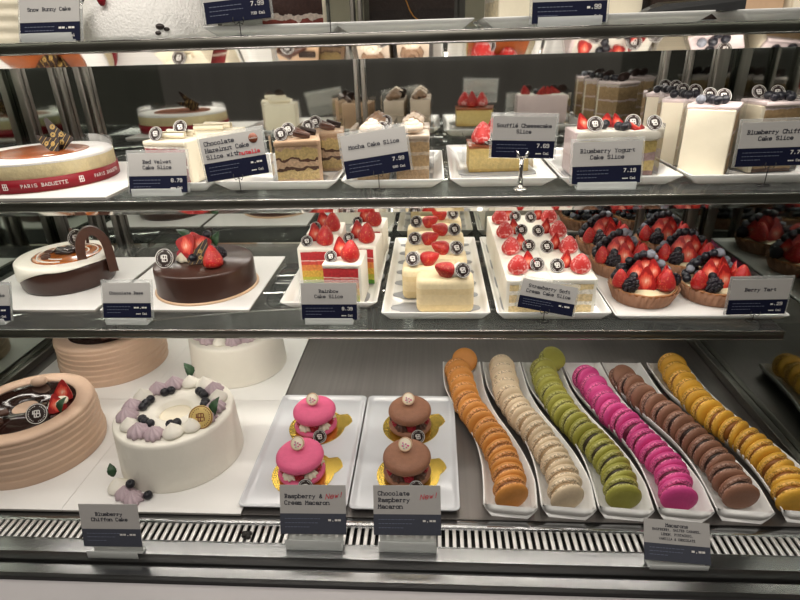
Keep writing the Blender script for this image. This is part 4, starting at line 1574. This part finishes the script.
def plaque(p, loc, rot, s, poly):
    o = part('chocolate_plaque', prism_mesh('chocolate_plaque', poly, 0, 0.0012, 'dark_chocolate', 0), p, loc, rot, s)
    b = MB()
    def inside(x, y):
        c = False
        for (ax, ay), (bx, by) in zip(poly, poly[1:] + poly[:1]):
            if (ay > y) != (by > y) and x < (bx - ax) * (y - ay) / (by - ay) + ax:
                c = not c
        return c
    xs = [q[0] for q in poly]
    ys = [q[1] for q in poly]
    for zz in (0.00115, -0.00025):
        k = 0
        yy = min(ys)
        while yy < max(ys):
            xx = min(xs)
            while xx < max(xs):
                if all(inside(xx + dx, yy + dy) for dx, dy in ((-.0028, 0), (.0028, 0), (0, .0028), (0, -.0028))):
                    for rr in (0.0024, 0.0013):
                        b.lathe([(rr - .0003, 0), (rr - .0003, .0003), (rr + .0003, .0003), (rr + .0003, 0)], 14, 0, Matrix.Translation((xx, yy, zz)))
                xx += 0.009
            yy += 0.0085
            k += 1
        for i in range(40):
            f = i / 40
            x0 = min(xs) + (max(xs) - min(xs)) * f
            run = [(x0 + tt * 0.6, min(ys) + tt) for tt in [j * 0.0008 for j in range(60)]]
            if i % 8 == 0:
                seg = [q for q in run if inside(*q)]
                if len(seg) > 3:
                    a_, c_ = Vector((*seg[0], 0)), Vector((*seg[-1], 0))
                    dd = c_ - a_
                    b.box(0, 0, zz, dd.length, 0.0004, 0.0003, 0, TR(*((a_ + c_) / 2), rz=atan2(dd.y, dd.x)))
    part('gold_print', b.mesh('gold_print', 'gold_print'), o)
    return o


WING = ((0, 0), (0.013, 0.0), (0.020, 0.010), (0.030, 0.030), (0.024, 0.028), (0.017, 0.018), (0.014, 0.026), (0.006, 0.022), (0.003, 0.012))
plaque(t, (-0.002, -0.024, H + 0.001), (radians(64), 0, radians(14)), 1.2, ((-0.010, 0), (0.012, 0), (0.016, 0.012), (0.017, 0.034), (0.010, 0.030), (-0.002, 0.018), (-0.012, 0.008)))
plaque(t, (0.004, 0.026, H + 0.022), (radians(75), 0, 0), 1.1, ((-0.005, 0), (0.005, 0), (0.005, 0.022), (-0.004, 0.020)))

R, H = 0.076, 0.046
t = thing('orange_cake', 'dark chocolate cake under dripping white glaze and an orange swirl, with a chocolate arch', 'cake', (-0.637, 0.870, Z1 + 0.004))
b = MB()
b.lathe([(0, 0), (R * .93, 0), (R * .975, 0.006), (R, H * .6), (R * .99, H - 0.003), (R * .96, H), (0, H)], 64)
part('chocolate_body', b.mesh('chocolate_body', 'chocolate_glaze'), t)
b = MB()


def drip(a, r, z, k):
    if k < 3:
        low = 0.0035 + 0.0015 * sin(5 * a + 1) + 0.030 * max(0, cos(a - radians(192))) ** 1.3
        f = (1.0, 0.9, 0.5)[k]
        return r, H - low * f
    return r, z


b.lathe([(R * 1.003, 0), (R * 1.022, 0), (R * 1.02, 0), (R * 1.005, H), (R * .97, H + 0.0026), (R * .8, H + 0.003), (0, H + 0.003)], 90, 0, None, drip)
part('white_glaze', b.mesh('white_glaze', 'white_cream'), t)
b = MB()
b.lathe([(0.0, 0.0), (0.054, 0.0), (0.0545, 0.0006), (0.051, 0.0013), (0, 0.0015)], 48)
part('orange_swirl', b.mesh('orange_swirl', 'orange_fruit'), t, (0.006, 0.000, H + 0.003))
b = MB()
for rr in (0.033, 0.047):
    b.tube([(rr * cos(a) * (1 + .04 * sin(3 * a)), rr * sin(a), 0) for a in [2 * pi * i / 40 for i in range(33)]], 0.0011, 6)
part('white_swirl', b.mesh('white_swirl', 'white_cream'), t, (0.006, 0, H + 0.0046))
b = MB()
b.tube([(0.010 * cos(a) * 1.7, 0.010 * sin(a), 0.0016 * (i % 3)) for i, a in enumerate([2 * pi * i / 18 for i in range(19)])], 0.0055, 8)
part('dark_fruit_ring', b.mesh('dark_fruit_ring', 'chocolate_pool'), t, (0.004, 0.004, H + 0.005))
for px, py in ((-0.020, -0.018), (-0.026, 0.000), (0.020, 0.010), (-0.014, -0.028)):
    part('candied_orange', MB().sphere(0.0062, None, 0, 12, 7, (1.3, 1, 0.6)).mesh('candied_orange', 'milk_chocolate'), t, (px, py, H + 0.006))
disc(t, -0.002, 0.046, H + 0.003, 62, 0, 0.0158)
for px, rz in ((0.012, 8), (-0.010, -10)):
    part('chocolate_stick', MB().tube([(0, 0, 0), (0.001, 0.002, 0.03)], 0.0026, 8).mesh('chocolate_stick', 'milk_chocolate'), t, (px, 0.052, H + 0.002), (0, radians(rz), 0))
b = MB()
lo = []
for i in range(25):
    a = pi * i / 24
    cx, cz = -0.021 * cos(a), 0.045 * sin(a) ** 0.8 if i not in (0, 24) else 0.0
    nx, nz = -cos(a), sin(a)
    lw = 0.0072
    if cx > 0.0 and i == 24:
        cz = -0.030
    lo.append([(cx - nx * lw, -0.008, cz - nz * lw), (cx + nx * lw, -0.008, cz + nz * lw), (cx + nx * lw, 0.008, cz + nz * lw), (cx - nx * lw, 0.008, cz - nz * lw)])
b.loft(lo, 0, None, False)
part('chocolate_arch', b.mesh('chocolate_arch', 'milk_chocolate'), t, (0.064, -0.012, H + 0.002), (radians(-6), 0, radians(35)))

# ------------------------------------------------------------------ middle shelf
solo('cake_board', board_mesh(0.240, 0.246, 0.004), 'white square cake board under the red ribboned cake', 'cake board', (-0.552, 0.822, Z2))
R, H = 0.100, 0.040
t = thing('ribboned_cake', 'sugar dusted sponge cake with amber glaze, wrapped in a red printed ribbon', 'cake', (-0.588, 0.818, Z2 + 0.004))
b = MB()
b.lathe([(0, 0), (R * .985, 0), (R * .99, 0.001), (R * .985, H - 0.004), (R * .97, H - 0.002)], 72)
part('sponge', b.mesh('sponge', 'pale_sponge'), t)
b = MB()
b.lathe([(R * .975, H - 0.006), (R * .985, H - 0.002), (R * .965, H + 0.0005), (R * .7, H + 0.001), (0, H + 0.0005)], 64)
part('sugar_dusting', b.mesh('sugar_dusting', 'powder_sugar'), t)
b = MB()
b.lathe([(0, 0), (R * .64, 0), (R * .65, 0.0006), (R * .62, 0.0013), (0, 0.0012)], 56, 0, None, lambda a, r, z, k: (r * (1 + 0.02 * sin(4 * a)), z))
part('amber_glaze', b.mesh('amber_glaze', 'cocoa_glaze'), t, (0, 0, H + 0.0008))
b = MB()
b.lathe([(R * .995, 0.001), (R * 1.008, 0.001), (R * 1.008, 0.019), (R * .995, 0.019)], 80)
rib = part('red_ribbon', b.mesh('red_ribbon', 'red_ribbon'), t)


def wrap(me, R, z, a0):
    """bend a flat lettering mesh around a vertical cylinder"""
    m2 = me.copy()
    for v in m2.vertices:
        x, y, h = v.co
        a = a0 + x / R
        v.co = ((R + h) * cos(a), (R + h) * sin(a), z + y)
    return m2


for ad in (-113, -58, -3):
    part('ribbon_lettering', wrap(text_mesh('PARIS BAGUETTE', 0.0042, 'white_print', 'CENTER', 0.85, False), R * 1.0088, 0.0102, radians(ad)), rib)
bb = MB()
tq = 0.001
for x, y, sx, sy in ((-0.0022, 0, 1, 0.008), (0, 0.0038, 0.006, 1), (0, 0, 0.007, 1), (0, -0.0038, 0.006, 1), (0.003, 0.002, 1, 0.004), (0.0034, -0.002, 1, 0.004), (0.0005, 0.002, 1, .004), (0.0005, -0.002, 1, .004)):
    bb.box(x, y, 0, tq if sx == 1 else sx, tq if sy == 1 else sy, 0.0002)
for ad in (-86, -31):
    part('ribbon_emblem', wrap(bb.mesh('ribbon_emblem', 'white_print'), R * 1.0088, 0.0102, radians(ad)), rib)
b = MB()
b.lathe([(R * 1.0, 0.0195), (R * 1.004, H + 0.012)], 80)
part('clear_film', b.mesh('clear_film', 'acetate'), t)
plaque(t, (0.020, 0.004, H + 0.001), (radians(68), 0, radians(6)), 1.35, ((0, 0), (0.010, 0.0), (0.022, 0.012), (0.021, 0.014), (0.008, 0.022), (-0.006, 0.036), (-0.009, 0.034), (-0.004, 0.018)))
plaque(t, (0.018, -0.006, H + 0.001), (radians(62), 0, radians(-14)), 1.35, ((0.004, 0), (0.014, 0.0), (0.012, 0.016), (-0.002, 0.016), (-0.022, 0.018), (-0.012, 0.008)))

PLT = [(-0.358, 0.838, 0.118, 0.215, 'white plate under the red velvet slices'), (-0.212, 0.838, 0.168, 0.215, 'white plate under the chocolate hazelnut slices'),
       (-0.054, 0.838, 0.138, 0.215, 'white plate under the mocha slices'), (0.092, 0.862, 0.140, 0.262, 'deep white plate under the single cheesecake slice'),
       (0.244, 0.838, 0.156, 0.215, 'white plate under the yogurt slice'), (0.417, 0.868, 0.176, 0.275, 'white plate under the tall chiffon slices')]
for x, y, w, d, lab in PLT:
    solo('slice_plate', dish_mesh(w, d, 0.013, 'white_porcelain', 0.014, 0.005), lab, 'plate', (x, y, Z2), group='white plates on the middle shelf')
PZ = Z2 + 0.0033

VH = 0.052
layers('velvet_layers', VH, [(0.0, (0.24, 0.012, 0.016)), (0.42, (0.85, 0.8, 0.7)), (0.50, (0.26, 0.014, 0.018)), (0.93, (0.85, 0.8, 0.72))], 0.03)
for i, (x, y, rz, lab) in enumerate(((-0.368, 0.802, -12, 'red velvet slice with white curls, front one on its plate'), (-0.340, 0.878, -8, 'red velvet slice at the back of its plate'))):
    t = cake_slice('red_velvet_slice', lab, 'red velvet slices on the middle shelf', x, y, PZ, rz, 0.066, 0.062, VH, 'velvet_layers', 'ivory_cream', 'BR', 0.94, 0.007)
    zz = VH + 0.0078
    part('white_chocolate_curl', curl_mesh('ivory_cream', 0.046, 0.0055, 1.3), t, (-0.002, -0.012, zz + 0.005), (0, 0, 0.15))
    part('white_chocolate_curl', curl_mesh('ivory_cream', 0.046, 0.0055, 1.3), t, (0.002, 0.010, zz + 0.005), (0.6, 0, -0.1))
    if i == 0:
        disc(t, -0.014, -0.024, zz, 60, 0, 0.0105)
        disc(t, 0.010, 0.000, zz + 0.006, 60, 10, 0.0105)

HH = 0.050
layers('hazelnut_layers', HH, [(0.0, (0.55, 0.36, 0.2)), (0.1, (0.62, 0.46, 0.2)), (0.35, (0.10, 0.045, 0.025)), (0.44, (0.66, 0.46, 0.3)), (0.60, (0.12, 0.05, 0.03)), (0.66, (0.66, 0.50, 0.22)), (0.92, (0.62, 0.42, 0.27))], 0.17, nsc=70)
for i, (x, y, rz, lab) in enumerate(((-0.192, 0.795, 10, 'hazelnut slice with chocolate curls and dark discs, front one on its plate'), (-0.168, 0.868, 6, 'hazelnut slice with chocolate curls at the back right of its plate'))):
    t = cake_slice('hazelnut_cake_slice', lab, 'hazelnut slices on the middle shelf', x, y, PZ, rz, 0.058, 0.062, HH, 'hazelnut_layers', 'hazelnut_cream', 'BR', 0.92, 0.007, True)
    zz = HH + 0.0078
    disc(t, -0.019, -0.020, zz, 62, -10, 0.0098)
    disc(t, -0.010, -0.002, zz + 0.004, 58, 0, 0.0098)
    for px, py, pz, rz2, m_ in ((0.008, -0.014, 0.005, 0.4, 'milk_chocolate'), (0.004, 0.006, 0.006, -0.5, 'milk_chocolate'), (0.016, 0.012, 0.006, 0.2, 'dark_chocolate'), (-0.016, 0.016, 0.005, 0.9, 'milk_chocolate')):
        part('chocolate_curl', curl_mesh(m_, 0.022, 0.0058, 1.4), t, (px, py, zz + pz), (0.3, 0.3, rz2))

OH = 0.056
layers('mocha_layers', OH, [(0.0, (0.45, 0.30, 0.16)), (0.28, (0.72, 0.6, 0.45)), (0.36, (0.55, 0.38, 0.2)), (0.62, (0.72, 0.6, 0.45)), (0.7, (0.55, 0.38, 0.2)), (0.93, (0.7, 0.58, 0.45))], 0.04)
for i, (x, y, m_, lab) in enumerate(((-0.028, 0.795, 'mocha_pale_cream', 'mocha slice with a pale rosette at the front right of its plate'), (-0.028, 0.868, 'mocha_pale_cream', 'mocha slice with a pale rosette at the back right of its plate'),
                                     (-0.084, 0.803, 'mocha_pale_cream', 'mocha slice hidden behind its own price card'), (-0.084, 0.878, 'mocha_cream', 'mocha slice with a brown rosette at the back left of its plate'))):
    t = cake_slice('mocha_cake_slice', lab, 'mocha slices on the middle shelf', x, y, PZ, 0, 0.045, 0.060, OH, 'mocha_layers', 'mocha_pale_cream', 'B', 0.95, 0.005, True)
    zz = OH + 0.0056
    part('cream_rosette', rosette_mesh(m_), t, (0, -0.012, zz), (0, 0, 1.0), 1.0)
    part('cream_rosette', rosette_mesh('mocha_cream'), t, (0, 0.015, zz), (0, 0, 2.0), 0.95)
    if i > 1:
        disc(t, 0.014, -0.018, zz, 60, 0, 0.0095)

FH = 0.036
layers('souffle_layers', FH, [(0.0, (0.72, 0.50, 0.16)), (0.12, (0.80, 0.62, 0.24)), (0.92, (0.45, 0.17, 0.04))], 0.03, nsc=40, bump=0.25)
solo('slice_mat', MB().prism([(0.062 * cos(a) * (1 if abs(cos(a)) > .5 else 1), 0.026 * sin(a)) for a in [2 * pi * i / 28 for i in range(28)]], 0, 0.0012).mesh('slice_mat', 'grey_liner'),
     'dark grey oval mat under the cheesecake slice', 'mat', (0.092, 0.815, PZ + 0.0001))
t = cake_slice('souffle_cheesecake_slice', 'single golden cheesecake slice with a sugared strawberry on a deep plate', None, 0.092, 0.845, PZ + 0.0014, 4, 0.086, 0.064, FH, 'souffle_layers', 'cocoa_glaze', '', 0.9, 0.0016, True, False)
straw(t, -0.022, -0.012, FH + 0.0018, 'sugar', 5, 0, (1.35, 1.35, 1.1))
straw(t, -0.004, -0.004, FH + 0.0018, 'half', -10, 20, 1.2)
straw(t, 0.016, -0.004, FH + 0.0018, 'sugar', 5, 0, 1.1)
disc(t, -0.014, -0.024, FH + 0.002, 60, 10, 0.0095)

YH = 0.052
layers('yogurt_layers', YH, [(0.0, (0.30, 0.18, 0.17)), (0.12, (0.50, 0.38, 0.14)), (0.38, (0.42, 0.30, 0.30)), (0.60, (0.52, 0.40, 0.14)), (0.90, (0.74, 0.64, 0.60))], 0.06)
t = cake_slice('blueberry_yogurt_slice', 'long pale pink yogurt slice with berries and dark discs on top', None, 0.2465, 0.806, PZ, 1, 0.105, 0.056, YH, 'yogurt_layers', 'pale_pink_cream', 'BL', 1.0, 0.007, True, True, True, top_m='white_cream')
zz = YH + 0.0078
for px, rz2 in ((-0.030, -5), (0.024, 0), (0.048, 8)):
    disc(t, px, -0.018 + (0.012 if px == 0.024 else 0), zz, 62, rz2, 0.0108)
straw(t, -0.036, 0.000, zz, 'half', -38, 25, 0.9)
straw(t, 0.012, 0.008, zz, 'half', -38, 20, 0.8)
straw(t, 0.034, -0.014, zz, 'half', -55, 40, 1.0)
straw(t, -0.006, 0.014, zz, 'half', -38, -20, 0.8)
for px, py in ((-0.014, -0.004), (-0.008, 0.008), (-0.016, 0.012), (0.002, -0.016), (0.008, -0.022), (0.014, -0.014)):
    bberry(t, px, py, zz, s=1.1)

QH = 0.086
layers('chiffon_layers', QH, [(0.0, (0.14, 0.08, 0.06)), (0.06, (0.40, 0.27, 0.13)), (0.32, (0.66, 0.52, 0.5)), (0.36, (0.42, 0.28, 0.14)), (0.64, (0.66, 0.52, 0.50)), (0.68, (0.42, 0.28, 0.14)), (0.95, (0.7, 0.6, 0.6))], 0.04)
for i, (x, y, rz, lab) in enumerate(((0.368, 0.784, -32, 'tall white chiffon slice nearest the front with blueberries on top'), (0.366, 0.866, -32, 'tall white chiffon slice second from the front'),
                                     (0.372, 0.950, -30, 'tall white chiffon slice furthest back in its row'), (0.456, 0.812, 8, 'tall white chiffon slice behind its price card at the right'))):
    t = cake_slice('blueberry_chiffon_slice', lab, 'tall chiffon slices on the middle shelf', x, y, PZ, rz, 0.056, 0.050, QH, 'chiffon_layers', 'ivory_cream', 'F' if i < 3 else 'L', 0.96, 0.001, True)
    part('lilac_top', prism_mesh('lilac_top', quad(0.060, 0.056, 0.96), QH, QH + 0.006, 'pale_pink_cream', 0.0022), t, (0, 0, 0.0008))
    zz = QH + 0.0068
    for px, py in ((-0.016, -0.020), (-0.004, -0.014), (0.004, -0.024), (0.010, -0.010), (-0.010, 0.0)):
        bberry(t, px, py, zz, 'dusted_blueberry' if px == -0.016 and i == 0 else 'blueberry_skin', 1.1)
    disc(t, 0.006, 0.006, zz, 62, -rz, 0.0098)
    disc(t, -0.012, 0.018, zz, 62, -rz, 0.0098)

# ------------------------------------------------------------------ top shelf (only its lower part is in view)
t = thing('snow_bunny_cake', 'white coconut covered dome cake with dark chips, at the left of the top shelf', 'cake', (-0.378, 0.815, Z3))
b = MB()
RR = 0.086
b.lathe([(0, 0), (RR * .98, 0), (RR, 0.006)] + [(RR * cos(a), 0.006 + 0.082 * sin(a)) for a in [pi / 2 * i / 14 for i in range(1, 14)]] + [(0, 0.088)], 72, 0, None,
        lambda a, r, z, k: (r * (1 + 0.012 * sin(29 * a + k * 2) * sin(k * 3)), z))
part('coconut_body', b.mesh('coconut_body', 'coconut'), t)
part('coconut_head', MB().sphere(0.030, None, 0, 28, 18).mesh('coconut_head', 'coconut'), t, (-0.012, -0.056, 0.070))
part('red_tongue', MB().sphere(0.0065, None, 0, 14, 8, (0.8, 0.7, 1.3)).mesh('red_tongue', 'red_ribbon'), t, (-0.018, -0.082, 0.046))
for px, pz, s_ in ((0.044, 0.014, 1.3), (0.050, 0.011, 0.9), (0.041, 0.007, 0.9)):
    yy = -sqrt(max(0, (RR * 1.0) ** 2 - px ** 2))
    part('chocolate_chip', MB().sphere(0.0034, None, 0, 10, 6, (1.3, .8, 0.8)).mesh('chocolate_chip', 'chip_chocolate'), t, (px, yy, pz), (0, 0, 0), s_)
t = thing('cream_layer_cake', 'tall cream coloured cake behind the snow bunny price card', 'cake', (-0.578, 0.822, Z3))
b = MB()
prof = [(0, 0), (0.092, 0)]
for i in range(40):
    prof.append((0.092 + 0.0012 * sin(i * 1.3), 0.002 + 0.108 * i / 39))
prof += [(0.088, 0.112), (0, 0.112)]
b.lathe(prof, 64)
part('frosted_body', b.mesh('frosted_body', 'ivory_cream'), t)
part('cream_dollop', dollop_mesh('white_cream', 0), t, (0, 0, 0.112), s=1.5)
for x, w, lab in ((-0.192, 0.166, 'white plate under the sprinkled chocolate slice, top shelf'), (-0.034, 0.165, 'white plate under the dark chocolate cake block, top shelf'),
                  (0.118, 0.120, 'white plate under the beige slice, top shelf'), (0.255, 0.130, 'white plate under the cream slice, top shelf'), (0.425, 0.155, 'white plate at the right end of the top shelf')):
    solo('slice_plate', dish_mesh(w, 0.20, 0.011, 'white_porcelain', 0.014, 0.005), lab, 'plate', (x, 0.822, Z3), group='white plates on the top shelf')
PZ = Z3 + 0.0033
TH = 0.085
layers('sprinkle_layers', TH, [(0.0, (0.25, 0.05, 0.035)), (0.15, (0.7, 0.6, 0.52)), (0.22, (0.05, 0.02, 0.015)), (0.5, (0.35, 0.10, 0.08)), (0.62, (0.7, 0.6, 0.5)), (0.7, (0.05, 0.02, 0.015))], 0.08)
t = cake_slice('sprinkled_chocolate_slice', 'dark chocolate and cream slice with a white back, on the top shelf', None, -0.180, 0.790, PZ, 14, 0.075, 0.06, TH, 'sprinkle_layers', 'ivory_cream', 'BR', 0.95, 0.006)
part('cream_dollop', dollop_mesh('white_cream', 8), t, (0, 0, TH + 0.007))
layers('dark_layers', 0.1, [(0.0, (0.02, 0.011, 0.008)), (0.2, (0.032, 0.017, 0.012)), (0.4, (0.02, 0.011, 0.008)), (0.6, (0.032, 0.017, 0.012)), (0.8, (0.02, 0.011, 0.008))], 0.03)
t = cake_slice('dark_chocolate_block', 'almost black chocolate cake block with an orange drizzle, on the top shelf', None, -0.026, 0.792, PZ, 0, 0.104, 0.062, 0.1, 'dark_layers', 'dark_chocolate', '', 1.0, 0.005, True)
b = MB()
b.tube([(-0.012, -0.0322, 0.040), (-0.006, -0.0322, 0.030), (-0.002, -0.0322, 0.020), (0.002, -0.0322, 0.014), (0.012, -0.0322, 0.006)], 0.0008, 6)
part('orange_drizzle', b.mesh('orange_drizzle', 'orange_drizzle'), t)
layers('beige_layers', 0.09, [(0.0, (0.72, 0.62, 0.42)), (0.3, (0.82, 0.76, 0.62)), (0.5, (0.72, 0.62, 0.42)), (0.7, (0.82, 0.76, 0.62))], 0.03)
for x, rz, lab in ((0.102, 12, 'beige layered slice left of the centre price card, top shelf'), (0.226, -8, 'cream slice right of the centre price card, top shelf')):
    t = cake_slice('vanilla_cake_slice', lab, 'cream slices on the top shelf', x, 0.805, PZ, rz, 0.060 if x < .2 else 0.05, 0.062, 0.09, 'beige_layers', 'ivory_cream', 'BFR', 0.92, 0.006)
    straw(t, 0, 0, 0.0968, 'whole')
layers('opera_layers', 0.09, [(0.0, (0.035, 0.018, 0.012)), (0.3, (0.5, 0.38, 0.15)), (0.38, (0.035, 0.018, 0.012)), (0.7, (0.5, 0.38, 0.15)), (0.78, (0.035, 0.018, 0.012))], 0.03)
t = cake_slice('chocolate_cake_slice', 'long dark chocolate slice behind the black serving paddle, top shelf', None, 0.314, 0.830, PZ, 0, 0.084, 0.06, 0.09, 'opera_layers', 'dark_chocolate', '', 1.0, 0.004)
disc(t, 0, 0, 0.0955)
for x, m_, lab in ((0.396, 'hazelnut_cream', 'brown coated slice near the right end of the top shelf'), (0.452, 'ivory_cream', 'cream coated slice at the right end of the top shelf')):
    t = cake_slice('coated_cake_slice', lab, 'coated slices on the top shelf', x, 0.815, PZ, 8, 0.040, 0.058, 0.09, 'beige_layers', m_, 'BFLR', 0.95, 0.006)
    disc(t, 0, -0.01, 0.0975)
# black serving paddle lying in front
b = MB()
b.loft([[(x_, y_, z_) for x_, y_, z_ in ring] for ring in (
    [(-0.056, -0.02, 0), (0.056, -0.02, 0), (0.056, 0.02, 0), (-0.056, 0.02, 0)],
    [(-0.050, -0.019, 0.004), (0.056, -0.019, 0.010), (0.056, 0.019, 0.012), (-0.040, 0.019, 0.008)],
    [(-0.030, -0.016, 0.009), (0.052, -0.016, 0.0135), (0.052, 0.016, 0.015), (-0.030, 0.016, 0.012)])], 0, None, False)
solo('serving_paddle', b.mesh('serving_paddle', 'black_plastic'), 'black plastic serving paddle lying at the front of the top shelf', 'paddle', (0.300, 0.755, PZ + 0.0085))
